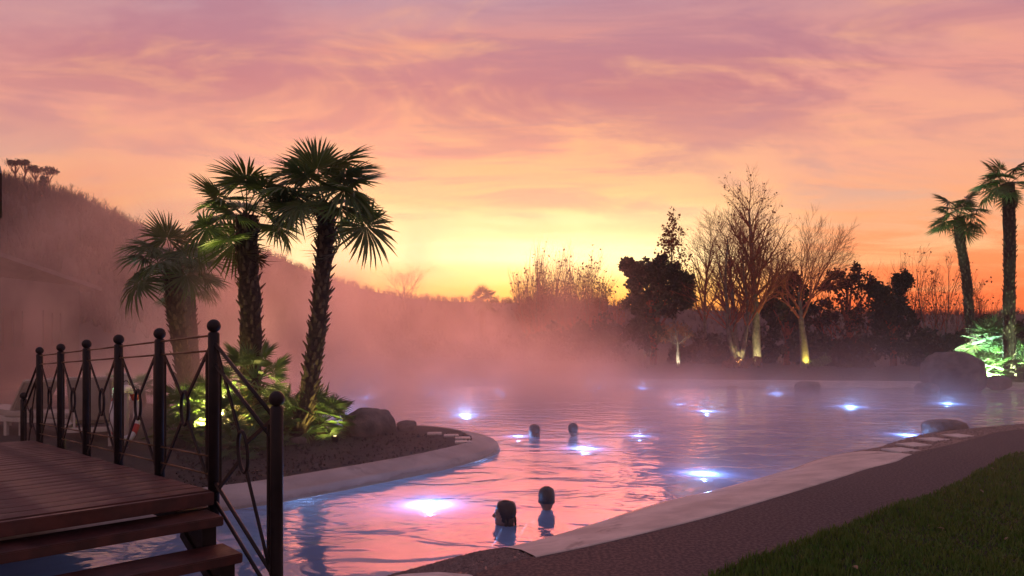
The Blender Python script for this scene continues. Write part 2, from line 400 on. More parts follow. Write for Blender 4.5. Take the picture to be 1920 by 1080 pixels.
m2 = T.n('ShaderNodeMixShader'); T.l(fr.outputs[0], m2.inputs[0]); T.l(m1.outputs[0], m2.inputs[1]); T.l(gl.outputs[0], m2.inputs[2])
T.l(m2.outputs[0], T.n('ShaderNodeOutputMaterial').inputs[0])
sheet('water', pool_outline, WATER_Z, wm)
# ------------------------------------------------------------------ kerbs
def kerb_rows(outer, inner_, n, z_in, lip=0.04):
    o = resample(outer, n); i = resample(inner_, n); rows = []
    for t, z in ((-.01, -1.5), (0, wz - .10), (0.02, wz + lip * .2), (.08, wz + lip), (.35, wz + (z_in - wz) * .55), (.7, wz + (z_in - wz) * .88), (.97, z_in + .004), (1.0, z_in + .004), (1.0, z_in - .3)):
        rows.append([(a.x + (b.x - a.x) * t, a.y + (b.y - a.y) * t, z) for a, b in zip(o, i)])
    return rows
def cut(pl, f0, f1): 
    k = resample(pl, 400); return k[int(f0 * 399):int(f1 * 399) + 1]
def nearest(pl, p):
    k = resample(pl, 400); p = Vector(p[:2]); return min(range(400), key=lambda i: (k[i] - p).length) / 399
e = near_edge; ia = inner
fa0 = nearest(e, U(700, 1092, wz)); fb0 = nearest(ia, U(880, 1084, 0))
fa1 = nearest(e, U(925, 1034, wz)); fb1 = nearest(ia, U(1000, 1047, 0))
fa2 = nearest(e, U(1573, 852, wz)); fb2 = nearest(ia, U(1709, 853, 0))
loft('kerb', kerb_rows(cut(e, 0, fa0), cut(ia, 0, fb0), 60, 0.0), M['kerb'])
gravel_strip = loft('gravel_bed', kerb_rows(cut(e, fa0, fa1), cut(ia, fb0, fb1), 24, -0.02), M['pebble'])
loft('kerb', kerb_rows(cut(e, fa1, fa2), cut(ia, fb1, fb2), 90, 0.0), M['kerb'])
strip_rows = kerb_rows(cut(e, fa2, 1), cut(ia, fb2, 1), 60, 0.0)
loft('pebble_strip', strip_rows, M['pebble'])
loft('kerb', kerb_rows(far_edge, out_of(far_edge, 1.3), 90, GROUND_Z + .05), M['kerb2'])
loft('kerb', kerb_rows(pen_edge, out_of(pen_edge, 0.46), 140, GROUND_Z + .012, lip=.1), M['kerb2'])
# path and lawn on this bank
lawn_px = [(1340, 1080), (1422, 1047), (1579, 990), (1676, 952), (1790, 911), (1882, 860), (1920, 849)]
lawn_line = [Vector((-2.5, 1.0)), Vector((-0.4, 3.0))] + [Vector(g2(U(x, y, 0))) for x, y in lawn_px] + [Vector((9.5, 11.3)), Vector((13, 12.8)), Vector((20, 15.5)), Vector((26, 19.0))]
lawn_line = spline(lawn_line, 5)
rev = list(reversed(lawn_line))
sheet('path', [tuple(p) for p in out_of(inner, -.03)] + [(30, 24)] + [(p.x + .1, p.y - .1) for p in rev] + [(-11, -1.5)], 0.0, M['path'])
sheet('lawn', [tuple(p) for p in lawn_line] + [(40, 18), (40, -6), (-2.5, -6)], 0.012, M['lawn'])

# ------------------------------------------------------------------ hills
from mathutils import noise as mn
def interp(xs, ys, x): return float(np.interp(x, xs, ys))
def hill(name, ridge_px, d, depth_front, depth_back, seed, wood_n, wood_h, woodname):
    xs = [(px - 960) / F * d for px, _ in ridge_px]; zs = [CZ - (py - HY) / F * d for _, py in ridge_px]
    nx, ny = 90, 26; vs = []
    x0, x1 = xs[0], xs[-1]
    for j in range(ny):
        t = j / (ny - 1); y = d - depth_front + t * (depth_front + depth_back)
        s = (y - (d - depth_front)) / depth_front if y <= d else 1 - (y - d) / depth_back
        s = max(0, min(1, s)); s = s * s * (3 - 2 * s) * .5 + s * .5
        for i in range(nx):
            x = x0 + (x1 - x0) * i / (nx - 1)
            k = x * (y / d) if y < d else x
            z = interp(xs, zs, x) * s + mn.noise(Vector((x * .08 + seed, y * .08, 0))) * 1.0 * s * (1 - s) * 4 - .6 * (1 - s)
            vs.append((k, y, z))
    fs = [(j * nx + i, j * nx + i + 1, (j + 1) * nx + i + 1, (j + 1) * nx + i) for j in range(ny - 1) for i in range(nx - 1)]
    o = link(name, mesh_np(name, vs, fs, M['hill'], True)); tag(o, kind='structure')
    # the wood on it: upright sprays of bare twigs, joined
    rng = random.Random(seed); V = []; Fc = []
    for _ in range(wood_n):
        if rng.random() < .45: j = rng.randint(int(ny * depth_front / (depth_front + depth_back)) - 1, int(ny * depth_front / (depth_front + depth_back)) + 1)
        else: j = rng.randint(3, int(ny * depth_front / (depth_front + depth_back)))
        i = rng.random() * (nx - 1.01); a = vs[j * nx + int(i)]; b = vs[j * nx + int(i) + 1]; f = i - int(i)
        p = Vector(a) * (1 - f) + Vector(b) * f; h = wood_h * rng.uniform(.5, 1.15)
        if p.z < .2: continue
        p.z -= .3; p.y += rng.uniform(-1.2, 1.2)
        k = 9
        for _ in range(k):
            q = p + Vector((rng.gauss(0, .22) * h, rng.gauss(0, .2) * h, h * rng.uniform(.55, 1)))
            wv = Vector((rng.uniform(-1, 1), rng.uniform(-1, 1), 0)).normalized() * .035 * wood_h / 2
            c = p + (q - p) * .35; c.x = p.x + (q.x - p.x) * .2
            n0 = len(V); V += [p - wv * 2, p + wv * 2, c + wv, c - wv, q]; Fc += [(n0, n0 + 1, n0 + 2), (n0, n0 + 2, n0 + 3), (n0 + 3, n0 + 2, n0 + 4)]
            for _ in range(3):
                t = rng.uniform(.35, .9); s = c + (q - c) * t; e2 = s + Vector((rng.gauss(0, .13) * h, rng.gauss(0, .1) * h, rng.uniform(.1, .25) * h))
                n0 = len(V); V += [s - wv * .6, s + wv * .6, e2]; Fc.append((n0, n0 + 1, n0 + 2))
    o = link(woodname, mesh_np(woodname, V, Fc, M['wood'])); tag(o, kind='stuff')
    return xs, zs
hill('wooded_hill', [(-700, 250), (-400, 285), (-150, 318), (0, 348), (60, 362), (110, 374), (150, 390), (200, 415), (250, 440), (300, 468), (350, 497), (420, 535), (520, 580), (640, 610), (760, 632)], 92, 46, 40, 3, 4200, 2.6, 'hillside_wood')
hill('far_hill', [(-300, 560), (150, 540), (300, 525), (380, 492), (430, 474), (470, 470), (505, 476), (540, 492), (590, 514), (640, 530), (700, 547), (770, 559), (850, 566), (950, 568), (1060, 566), (1180, 575), (1400, 585), (1700, 590), (2100, 588), (2600, 585)], 165, 60, 40, 9, 4200, 2.0, 'far_wood')
# ------------------------------------------------------------------ trees
def grow(rng, p0, H, r0, lev, ang, ratio, nch, start, wig=.12, up=(0.0, .05, .08, .08, .08), lean=(0, 0), trunk_only=False, seglen=None):
    segs = []
    def br(p, d, Ln, r, l):
        n = max(3, min(9, int(Ln / (0.55 if l < 2 else .3))))
        if l >= 3: n = 3
        q = p; kids = []
        for i in range(n):
            t = (i + 1) / n
            d = (d + Vector((rng.gauss(0, wig), rng.gauss(0, wig), rng.gauss(0, wig * .6))) + Vector((0, 0, up[l]))).normalized()
            q2 = q + d * Ln / n; ra = r * (1 - .8 * i / n) ; rb = r * (1 - .8 * t)
            segs.append((q.copy(), q2.copy(), max(ra, .005), max(rb, .0045), l))
            if l < lev and t > start[l]: kids.append((q2.copy(), d.copy(), rb, t))
            q = q2
        if l >= lev: return
        m = nch[l]
        for j in range(m):
            a, dd, rb, t = kids[min(len(kids) - 1, int(j / m * len(kids)))]
            az = j * 2.4 + rng.uniform(-.6, .6); th = ang[l] * rng.uniform(.7, 1.3)
            u = dd.orthogonal().normalized(); v = dd.cross(u)
            nd = dd * cos(th) + (u * cos(az) + v * sin(az)) * sin(th)
            br(a, nd, Ln * ratio[l] * (1.15 - .55 * (t - start[l]) / max(.1, 1 - start[l])) * rng.uniform(.75, 1.2), max(rb * .62, .006), l + 1)
    br(Vector(p0), Vector((lean[0], lean[1], 1)).normalized(), H, r0, 0)
    return segs
def prisms(segs, k=3):
    n = len(segs); P = np.array([tuple(s[0]) for s in segs]); Q = np.array([tuple(s[1]) for s in segs])
    r0 = np.array([s[2] for s in segs]); r1 = np.array([s[3] for s in segs])
    d = Q - P; d /= np.linalg.norm(d, axis=1)[:, None] + 1e-9
    h = np.where(np.abs(d[:, 2:3]) < .9, np.array([[0, 0, 1.]]), np.array([[1., 0, 0]]))
    x = np.cross(d, h); x /= np.linalg.norm(x, axis=1)[:, None]; y = np.cross(d, x)
    V = np.zeros((n, 2 * k, 3)); Fc = np.zeros((n, k, 4), dtype=np.int64)
    for j in range(k):
        a = 2 * pi * j / k; o = x * cos(a) + y * sin(a)
        V[:, j] = P + o * r0[:, None]; V[:, k + j] = Q + o * r1[:, None]
        Fc[:, j] = np.array([j, (j + 1) % k, k + (j + 1) % k, k + j])
    Fc += (np.arange(n) * 2 * k)[:, None, None]
    return V.reshape(-1, 3), Fc.reshape(-1, 4)
def leaf_quads(rng, pts, size, droop=.3):
    V = []; Fc = []
    for p in pts:
        a = Vector((rng.gauss(0, 1), rng.gauss(0, 1), rng.gauss(0, 1) - droop)).normalized(); b = a.orthogonal().normalized()
        b = (b * cos(1.3) + a.cross(b) * sin(rng.uniform(0, 6))).normalized()
        s = size * rng.uniform(.6, 1.3); n0 = len(V)
        V += [p, p + a * s * .5 + b * s * .32, p + a * s, p + a * s * .5 - b * s * .32]; Fc.append((n0, n0 + 1, n0 + 2, n0 + 3))
    return V, Fc
def bare_tree(base, segs, label, leaves=0, leafsize=.12, twig='twig', bark='bark', group=None, seed=1, name='bare_tree', cat='tree', thick_level=0):
    rng = random.Random(seed); t = empty(name, base, 0, label, cat, group)
    big = [s for s in segs if s[4] <= thick_level]; small = [s for s in segs if s[4] > thick_level]
    stems = []
    for s in big:
        if stems and (stems[-1][-1][1] - s[0]).length < 1e-4: stems[-1].append(s)
        else: stems.append([s])
    for st in stems:
        V, Fc = prisms(st, 9); link('trunk', mesh_np('trunk', V, Fc, M[bark], True), t)
    V, Fc = prisms(small, 3); link('branches', mesh_np('branches', V, Fc, M[twig], True), t)
    if leaves:
        tips = [s for s in segs if s[4] >= max(q[4] for q in segs) - 1]
        pts = [s[1] + Vector((rng.gauss(0, .08), rng.gauss(0, .08), rng.gauss(0, .08))) for s in (rng.choice(tips) for _ in range(leaves))]
        V, Fc = leaf_quads(rng, pts, leafsize); tag(link('foliage', mesh_np('foliage', V, Fc, M['leafdry']), t), kind='stuff')
    return t
def fit(segs, H, Wd, cx=0.0):
    zs = max(s[1].z for s in segs); xs = [s[1].x for s in segs if s[4] >= 1]; lo, hi = np.percentile(xs, 2), np.percentile(xs, 98); k = Wd / max(hi - lo, .1); kz = H / zs
    mid = (lo + hi) / 2
    def f(p):
        t = min(1, max(0, p.z / zs)); return Vector((p.x * k + (cx - mid * k) * t, p.y * k, p.z * kz))
    return [(f(a), f(b), r0, r1, l) for a, b, r0, r1, l in segs]
def hpx(px_h, d): return px_h / F * d
def at(px, d, z=GROUND_Z): return Vector(((px - 960) / F * d, d, z - .03))
R = random.Random
# the large bare trees across the pool
d = 39.0
bare_tree(at(1510, d), fit(grow(R(59), (0, 0, 0), 4.6, .27, 4, (.78, .5, .48, .45), (1.05, .62, .55, .5), (12, 8, 7, 5), (.55, .2, .15, .15), .055, (0, .05, .03, .02, .02), lean=(-.04, 0)), 9.4, 6.0, .0), 'spreading bare tree with a wide rounded crown and a trunk lit yellow at its foot', seed=5)
d = 40.0
bare_tree(at(1420, d), fit(grow(R(11), (0, 0, 0), 10.6, .26, 3, (.68, .55, .5), (.34, .55, .5), (30, 8, 5), (.32, .2, .2), .03, (.02, .08, .06, .05), lean=(.0, 0)), 11.0, 3.7), 'tallest bare tree, straight single trunk rising above the crowns beside it', 380, .14, seed=11)
d = 39.4
segs = []
for k, (lx, hh_, rr) in enumerate([(-.16, 8.2, .15), (-.03, 8.8, .16), (.10, 8.3, .13), (-.30, 7.2, .11)]):
    segs += grow(R(20 + k), (.10 * k - .15, .05 * (k % 2), 0), hh_, rr, 3, (.42, .5, .5), (.36, .5, .5), (15, 8, 6), (.28, .2, .2), .05, (.05, .08, .06, .05), lean=(lx, 0))
bare_tree(at(1386, d), fit(segs, 9.0, 4.2, -.6), 'bare tree of several upright stems from one foot, left of the tallest tree', seed=20)
d = 46.0
bare_tree(at(1325, d), fit(grow(R(31), (0, 0, 0), 9.6, .15, 3, (.55, .55, .5), (.36, .5, .5), (24, 7, 4), (.3, .2, .2), .05, (.03, .08, .06, .05)), 9.9, 3.9, -.3), 'slender bare tree behind, between the round evergreen and the many-stemmed tree', seed=31)
d = 47.0
bare_tree(at(1262, d), fit(grow(R(33), (0, 0, 0), 9.0, .12, 3, (.5, .5, .5), (.26, .5, .5), (14, 5, 4), (.55, .2, .2), .04, (.03, .1, .06, .05)), 9.6, 2.2), 'slim tree still holding red leaves, rising above the round evergreen', 700, .20, seed=33)
# bare bushes and trees in front of the bright horizon
d = 62.0
for px, py, n_, sd, lab, lv in [(1012, 446, 13, 41, 'bare poplar clump before the brightest sky, the left one of two', 350), (1080, 444, 15, 44, 'denser bare poplar clump before the sunset, next to the low bare bush tree', 900)]:
    segs = []
    for k in range(n_):
        segs += grow(R(sd + k * 3), (.16 * (k - n_ / 2), .4 * (k % 3), 0), hpx(640 - py, d) * R(sd + k).uniform(.62, 1.0) * (1 - .25 * abs(k - n_ / 2) / n_), .07, 2, (.36, .5), (.52, .5), (22, 9), (.2, .15), .05, (.04, .08, .07), lean=((k - n_ / 2) * .075, R(sd + k * 5).uniform(-.2, .2)))
    bare_tree(at(px, d), fit(segs, hpx(667 - py, d), hpx(98 if sd == 41 else 124, d)), lab, lv, .24, seed=sd)
segs = []
for k in range(9): segs += grow(R(60 + k), (.25 * k - 1.0, 0, 0), hpx(640 - 500, 60.0) * (1 - .05 * k), .06, 2, (.45, .5), (.36, .5), (14, 7), (.3, .2), .06, (.05, .1, .08), lean=(.05 * k - .1, 0))
bare_tree(at(1128, 60.0), segs, 'low bare bush tree with sparse leaves just left of the round dark evergreen', 300, .22, seed=61, name='bare_bush', cat='bush')
d = 130.0
bare_tree(D(757, 580, d), fit(grow(R(71), (0, 0, 0), 4.6, .22, 4, (.6, .55, .5, .5), (.95, .6, .55, .5), (10, 7, 5, 3), (.3, .2, .2, .2), .07, (0, .1, .06, .04, .03)), hpx(95, d), hpx(92, d)), 'lone bare tree with a fan-shaped crown standing on the ridge left of the sun glow', seed=71)
d = 44.0
for px, py, sd, lv, lab in [(1700, 462, 81, 120, 'thin bare tree with a few leaves behind the dark conifer'), (1765, 455, 84, 160, 'bare shrubby tree standing just left of the leaning palm'), (1838, 520, 87, 60, 'low bare shrub between the two right-hand palms')]:
    segs = []
    for k in range(5): segs += grow(R(sd + k), (.3 * k - .7, .2 * (k % 2), 0), hpx(660 - py, d) * R(sd * 7 + k).uniform(.65, .95), .06, 3, (.5, .5, .5), (.42, .5, .5), (11, 5, 3), (.3, .2, .2), .09, (.02, .05, .05, .04), lean=((k - 2) * .17, 0))
    bare_tree(at(px, d), fit(segs, hpx(682 - py, d), hpx({81: 90, 84: 150, 87: 80}[sd], d)), lab, lv, .15, seed=sd, name='bare_tree')

def leafy(base, blobs, n, size, label, m='evergreen', seed=1, name='evergreen_tree', cat='tree', trunk=True, group=None):
    """crown of small leaf faces spread through overlapping uneven lobes; blobs: (x, z, rx, rz) about the base"""
    rng = random.Random(seed); t = empty(name, base, 0, label, cat, group); V = []; Fc = []
    wts = [b[2] * b[3] for b in blobs]
    sub = []
    for x, z, rx, rz in blobs:
        for _ in range(26):
            a = rng.uniform(0, 2 * pi); c = rng.uniform(-1, 1); s_ = sqrt(1 - c * c); rr = rng.random() ** .4
            sub.append((x + cos(a) * s_ * rx * rr * .85, sin(a) * s_ * rx * rr * .85, z + c * rz * rr * .85, rx * rng.uniform(.16, .34), rx * rz))
    pts = []
    for _ in range(n):
        x, y, z, r, w_ = rng.choice(sub)
        v = Vector((rng.gauss(0, 1), rng.gauss(0, 1), rng.gauss(0, 1))).normalized() * r * rng.random() ** .5
        q = Vector((x, y, z)) + v
        if q.z > .02: pts.append(q)
    V, Fc = leaf_quads(rng, pts, size, 0)
    tag(link('crown', mesh_np('crown', V, Fc, M[m]), t), kind='stuff')
    if trunk:
        mb = MB(); top = max(b[1] for b in blobs)
        mb.tube([(0, 0, -.05), (.06, 0, top * .35), (-.05, .05, top * .7), (0, 0, top)], [.2, .16, .11, .04], 8)
        for x, z, rx, rz in blobs[:8]: mb.tube([(0, 0, z * .45), (x * .5, 0, z * .8), (x, 0, z)], [.09, .06, .02], 6)
        mb.build('trunk', M['twig'], t, True)
    return t
def blobs_px(px0, d, lst):
    """lobes given as pixel boxes at the distance d -> lobes about the base"""
    o = []
    for x, y, rx, ry in lst: o.append(((x - px0) / F * d, CZ - (y - HY) / F * d - GROUND_Z, rx / F * d, ry / F * d))
    return o
leafy(at(1225, 43), blobs_px(1225, 43, [(1205, 515, 38, 34), (1240, 505, 36, 26), (1272, 535, 34, 26), (1190, 560, 30, 40), (1235, 560, 50, 38), (1285, 560, 20, 16), (1215, 620, 44, 44), (1180, 500, 16, 20)]), 17000, .22, 'large round dark evergreen with an uneven broad crown, in the middle of the far bank', seed=101)
leafy(at(1475, 43), blobs_px(1475, 43, [(1480, 550, 42, 34), (1450, 580, 30, 30), (1500, 590, 30, 40), (1475, 630, 50, 45), (1478, 522, 26, 16)]), 10000, .21, 'dark domed evergreen behind the spreading bare tree', seed=103)
leafy(at(1675, 42), blobs_px(1675, 42, [(1692, 528, 18, 20), (1672, 560, 36, 30), (1655, 590, 34, 40), (1690, 600, 30, 40), (1670, 640, 50, 36), (1650, 545, 20, 18)]), 12000, .18, 'black bushy conifer with a rounded knob at its top right', seed=105)
t = leafy(at(1590, 44), blobs_px(1590, 44, [(1560, 530, 26, 28), (1600, 520, 36, 26), (1630, 540, 22, 26), (1585, 575, 54, 44), (1600, 625, 60, 44), (1545, 590, 28, 40)]), 4200, .2, 'brown autumn tree with thinning leaves between the dome evergreen and the black conifer', 'scrub', seed=107, name='autumn_tree')
segs = []
for k in range(7): segs += grow(R(110 + k), (.35 * (k - 3), .2 * (k % 2), 0), hpx(660 - 500, 44) * R(110 + k).uniform(.75, 1), .07, 2, (.45, .5), (.36, .5), (12, 5), (.3, .2), .06, (.05, .08, .06), lean=((k - 3) * .09, 0))
V, Fc = prisms(segs, 3); link('branches', mesh_np('branches', V, Fc, M['twig']), t)
# understorey along the far bank, each bush its own
US = [(1120, 46, 625, 60, 50), (1060, 50, 625, 55, 40), (1345, 46, 650, 50, 40), (1300, 45, 655, 46, 36), (1415, 46, 650, 46, 40), (1530, 42, 645, 44, 36), (1595, 40, 655, 44, 26), (1745, 41, 640, 52, 36), (1800, 40, 650, 45, 40), (1845, 44, 600, 28, 26), (1855, 43, 630, 60, 40), (1905, 45, 620, 40, 34), (1960, 44, 620, 60, 50), (990, 52, 640, 60, 34), (920, 54, 650, 60, 30), (700, 60, 645, 80, 40), (590, 62, 640, 80, 40), (820, 58, 650, 70, 34)]
where = ['behind the mist left of the round evergreen', 'in the mist below the dense poplar clump', 'below the slender bare tree', 'at the right foot of the round evergreen', 'behind the foot of the tallest tree', 'right of the yellow-lit trunk', 'below the brown autumn tree', 'at the right foot of the black conifer', 'below the leaning palm', 'the rounded one topping the gap between the two right palms', 'behind the green-lit fan plants', 'behind the rightmost palm', 'at the right edge of the garden', 'in thick mist below the left poplar clump', 'in thick mist right of the small far palm', 'far in the mist right of the leaning near palm', 'far in the mist behind the leaning near palm', 'far in the mist below the lone ridge tree']
for k, ((px, d, py, rx, ry), wh) in enumerate(zip(US, where)):
    leafy(at(px, d), blobs_px(px, d, [(px, py + 6, rx * .8, ry), (px - rx * .55, py + 14, rx * .5, ry * .7), (px + rx * .55, py + 12, rx * .5, ry * .75), (px, py + 35, rx, ry * .6)]), 4200, .24, 'dark bush ' + wh, 'scrub' if k in (1, 3, 6, 9) else 'evergreen', seed=200 + k, name='bush', cat='bush', trunk=False, group='bushes along the far bank')
# umbrella pines on the left ridge
for k, (px, py, rx, ry, foot, d, lab) in enumerate([(30, 305, 15, 9, 352, 89, 'leftmost umbrella pine on the hill crest'), (48, 306, 9, 7, 350, 90, 'slim small umbrella pine second from the left on the crest'), (64, 318, 13, 9, 360, 88, 'umbrella pine third from the left on the crest'), (86, 322, 17, 10, 366, 90, 'widest umbrella pine at the right end of the crest group')]):
    base = D(px - 3 + k * 2, foot + 12, d); t = empty('umbrella_pine', base, 0, lab, 'pine', 'umbrella pines on the hill crest')
    rng = random.Random(300 + k); h = (foot + 12 - py) / F * d
    mb = MB(); mb.tube([(0, 0, 0), (.2 * (-1) ** k, 0, h * .4), (.1, 0, h * .7), ((3 - k * 2) / F * d, 0, h)], [.13, .10, .085, .05], 7)
    for j in range(7):
        a = j * .9; mb.tube([(.1, 0, h * .62), (cos(a) * rx / F * d * .5, sin(a) * .5, h * .85), (cos(a) * rx / F * d * .85, sin(a) * 1.0, h * .99)], [.05, .035, .02], 5)
    mb.build('trunk', M['twig'], t, True)
    pts = []
    for _ in range(11):
        a = rng.uniform(0, 6.28); rr = sqrt(rng.random()); c = Vector((cos(a) * rr * rx * .75 / F * d, sin(a) * rr * rx * .75 / F * d, h + (rng.uniform(-.5, .9) * (1 - .6 * rr)) * ry / F * d))
        for _ in range(80): pts.append(c + Vector((rng.gauss(0, .20), rng.gauss(0, .2), rng.gauss(0, .11))))
    V, Fc = leaf_quads(rng, pts, .2, 0); tag(link('crown', mesh_np('crown', V, Fc, M['evergreen']), t), kind='stuff')
leafy(D(80, 372, 88), [(0, 1.2, .42, 1.3), (.1, 2.2, .3, .7)], 1500, .22, 'ivy-covered stump standing under the crest pines', seed=310, name='ivy_stump', cat='tree')

# ------------------------------------------------------------------ palms
def frond_mesh(rng, nseg=34, R_=.56, arc=radians(290), pet=.62, bend=radians(35), width=1.0, droop=.22, stiff=False):
    """fan leaf along +X: a curved stalk, then narrow folded segments round its end. returns stalk and blade meshes"""
    V = []; Fc = []
    pts = [Vector((pet * t, 0, -.10 * pet * t * t)) for t in (0, .33, .66, 1)]
    mb = MB(); mb.tube(pts, [.014, .011, .009, .008], 5)
    hub = pts[-1]; pitch = bend
    for i in range(nseg):
        a = -arc / 2 + arc * (i + .5) / nseg + rng.gauss(0, .03)
        Ls = R_ * (1 - .16 * (abs(a) / (arc / 2)) ** 2) * rng.uniform(.90, 1.05) * (.68 if rng.random() < .07 else 1)
        dv = Vector((cos(a), sin(a), 0)); sv = Vector((-sin(a), cos(a), 0)); up = Vector((0, 0, 1))
        wd = R_ * .45 * arc / nseg * .52 * width
        tw = rng.gauss(0, .15); dr = droop * rng.uniform(.5, 1.5)
        def P(s, side, lift):
            q = dv * s + sv * side + up * (lift - dr * (s / R_) ** 2.4 * R_ + tw * side)
            return q
        rows = [(0.02, .002, 0), (Ls * .45, wd, .010), (Ls * .75, wd * .72, .006), (Ls, .0015, 0)]
        n0 = len(V)
        for s, wd_, lf in rows: V += [P(s, -wd_, lf), P(s, 0, -lf * .6), P(s, wd_, lf)]
        for r_ in range(3):
            for c_ in range(2):
                q = n0 + r_ * 3 + c_; Fc.append((q, q + 1, q + 4, q + 3))
    Rm = Matrix.Rotation(pitch, 3, 'Y'); V = [hub + Rm @ v for v in V]
    k = len(mb.v); V = [Vector(v) for v in mb.v] + V
    quads = [f for f in mb.f if len(f) == 4] + [tuple(i + k for i in f) for f in Fc]
    return V, quads
rf = R(900)
FR = [mesh_np('frond', *frond_mesh(rf, 36, .60, radians(r_), .60, radians(b_), 1.0, dr), M['frond']) for r_, b_, dr in ((270, 20, .18), (300, 35, .25), (285, 5, .12), (300, 50, .35), (260, 28, .45))]
FRO = [mesh_np('frond', *frond_mesh(rf, 30, .52, radians(200), .55, radians(40), .8, .9), M['frond_old']) for _ in range(2)]
FD = [mesh_np('frond', *frond_mesh(rf, 24, .34, radians(r_), .42, radians(b_), .75, dr), M['fan']) for r_, b_, dr in ((210, 10, .05), (240, 25, .1), (190, 0, .05), (230, 38, .15))]
def put_frond(parent, me, loc, el, az, roll, sc):
    o = link('frond', me, parent); o.location = loc
    o.rotation_euler = (Matrix.Rotation(az, 3, 'Z') @ Matrix.Rotation(-el, 3, 'Y') @ Matrix.Rotation(roll, 3, 'X')).to_euler(); o.scale = (sc,) * 3
    return o
def palm(base, path, r_, nf, label, sc=1.0, old=5, seed=1, boots=170, extra=(), group=None, elo=-.45, bare=0.0):
    rng = random.Random(seed); t = empty('fan_palm', base, 0, label, 'palm', group)
    pts = spline(path, 6); n = len(pts); mb = MB()
    mb.tube(pts, [r_ * (1.25 if i == 0 else 1) * (1 + .08 * sin(i * 1.9)) * rng.uniform(.93, 1.07) for i in range(n)], 12); mb.build('trunk', M['trunk'], t, True)
    V = []; Fc = []
    for i in range(boots):
        s = (i + .5) / boots; s = bare + (1 - bare) * s; k = min(int(s * (n - 1)), n - 2); f = s * (n - 1) - k
        p = pts[k] * (1 - f) + pts[k + 1] * f; ax = (pts[k + 1] - pts[k]).normalized(); a = i * 2.399 + rng.gauss(0, .25)
        o = Vector((cos(a), sin(a), 0)); tg = Vector((-sin(a), cos(a), 0)); ln = rng.uniform(.05, .13); w_ = rng.uniform(.018, .035)
        b = p + o * r_ * .92; tip = b + ax * ln * .75 + o * ln * rng.uniform(.35, .95)
        n0 = len(V); V += [b - tg * w_, b + tg * w_, tip + tg * w_ * .45, tip - tg * w_ * .45, b - ax * .05 + o * .01 - tg * w_, b - ax * .05 + o * .01 + tg * w_, tip + tg * w_ * .4 - ax * .02, tip - tg * w_ * .4 - ax * .02]
        Fc += [(n0, n0 + 1, n0 + 2, n0 + 3), (n0 + 4, n0 + 7, n0 + 6, n0 + 5), (n0, n0 + 3, n0 + 7, n0 + 4), (n0 + 1, n0 + 5, n0 + 6, n0 + 2), (n0 + 3, n0 + 2, n0 + 6, n0 + 7)]
    tag(link('leaf_bases', mesh_np('leaf_bases', V, Fc, M['boot']), t), kind='stuff')
    top = pts[-1]
    for i in range(nf):
        u = (i + .5) / nf; el = 1.35 + (elo - 1.35) * u ** .85 + rng.gauss(0, .08); az = i * 2.399 + rng.gauss(0, .2)
        put_frond(t, FR[rng.randrange(5)], top + Vector((0, 0, .06 - .25 * u)), el, az, rng.gauss(0, .35), sc * rng.uniform(.85, 1.1))
    for i in range(old):
        put_frond(t, FRO[i % 2], top - Vector((0, 0, .2)), rng.uniform(-1.2, -.7), rng.uniform(0, 6.28), rng.gauss(0, .4), sc * rng.uniform(.8, 1))
    for el, az, roll, s_ in extra: put_frond(t, FR[1], top - Vector((0, 0, .1)), el, az, roll, s_)
    return t
P_ = lambda px, py, d, b: D(px, py, d) - b
b = U(552, 826, GROUND_Z); d = b.y
palm(b, [(0, 0, -.05), P_(572, 770, d, b), P_(590, 660, d, b), P_(603, 540, d, b), P_(611, 430, d, b), P_(607, 384, d, b)], .125, 20, 'tallest near palm, its trunk leaning right then curving up from the tip of the bed', 1.04, 1, 901, 260, extra=[(-.28, -.12, .9, 1.2)], bare=.12, elo=.02)
b = at(470, 12.3); d = b.y
palm(b, [(0, 0, 0), P_(470, 740, d, b), P_(470, 600, d, b), P_(464, 480, d, b), P_(462, 405, d, b)], .165, 16, 'thick upright palm with yellow-lit green fronds, left of the leaning palm', 1.04, 2, 902, 260, elo=-.3)
b = at(345, 15.0); d = b.y
palm(b, [(0, 0, 0), P_(345, 700, d, b), P_(332, 610, d, b), P_(326, 545, d, b), P_(324, 505, d, b)], .155, 22, 'shorter palm in the mist above the railing, crown half veiled', 1.08, 0, 903, 220, elo=.0)
b = at(362, 17.5); d = b.y
palm(b, [(0, 0, 0), P_(362, 700, d, b), P_(355, 600, d, b), P_(352, 535, d, b)], .16, 18, 'faint palm trunk in the mist directly behind the shorter palm', .8, 0, 904, 120, elo=-.1)
b = at(1826, 30.0); d = b.y
palm(b, [(0, 0, 0), P_(1818, 600, d, b), P_(1812, 520, d, b), P_(1800, 450, d, b), P_(1798, 408, d, b)], .175, 17, 'right-hand palm with a slightly leaning trunk, lit white at its foot', 1.2, 0, 905, 300, elo=-.35)
b = at(1893, 28.0); d = b.y
palm(b, [(0, 0, 0), P_(1892, 600, d, b), P_(1893, 460, d, b), P_(1890, 345, d, b)], .205, 17, 'tall straight palm at the right edge, trunk black against the sky', 1.08, 1, 906, 300, elo=-.45)
b = Vector(((905 - 960) / F * 75, 75, GROUND_Z)); 
palm(b, [(0, 0, 0), (0, 0, 2.5), P_(905, 566, 75, b)], .3, 16, 'small far palm silhouetted in the middle of the misty horizon', 1.6, 0, 907, 40, elo=-.5)

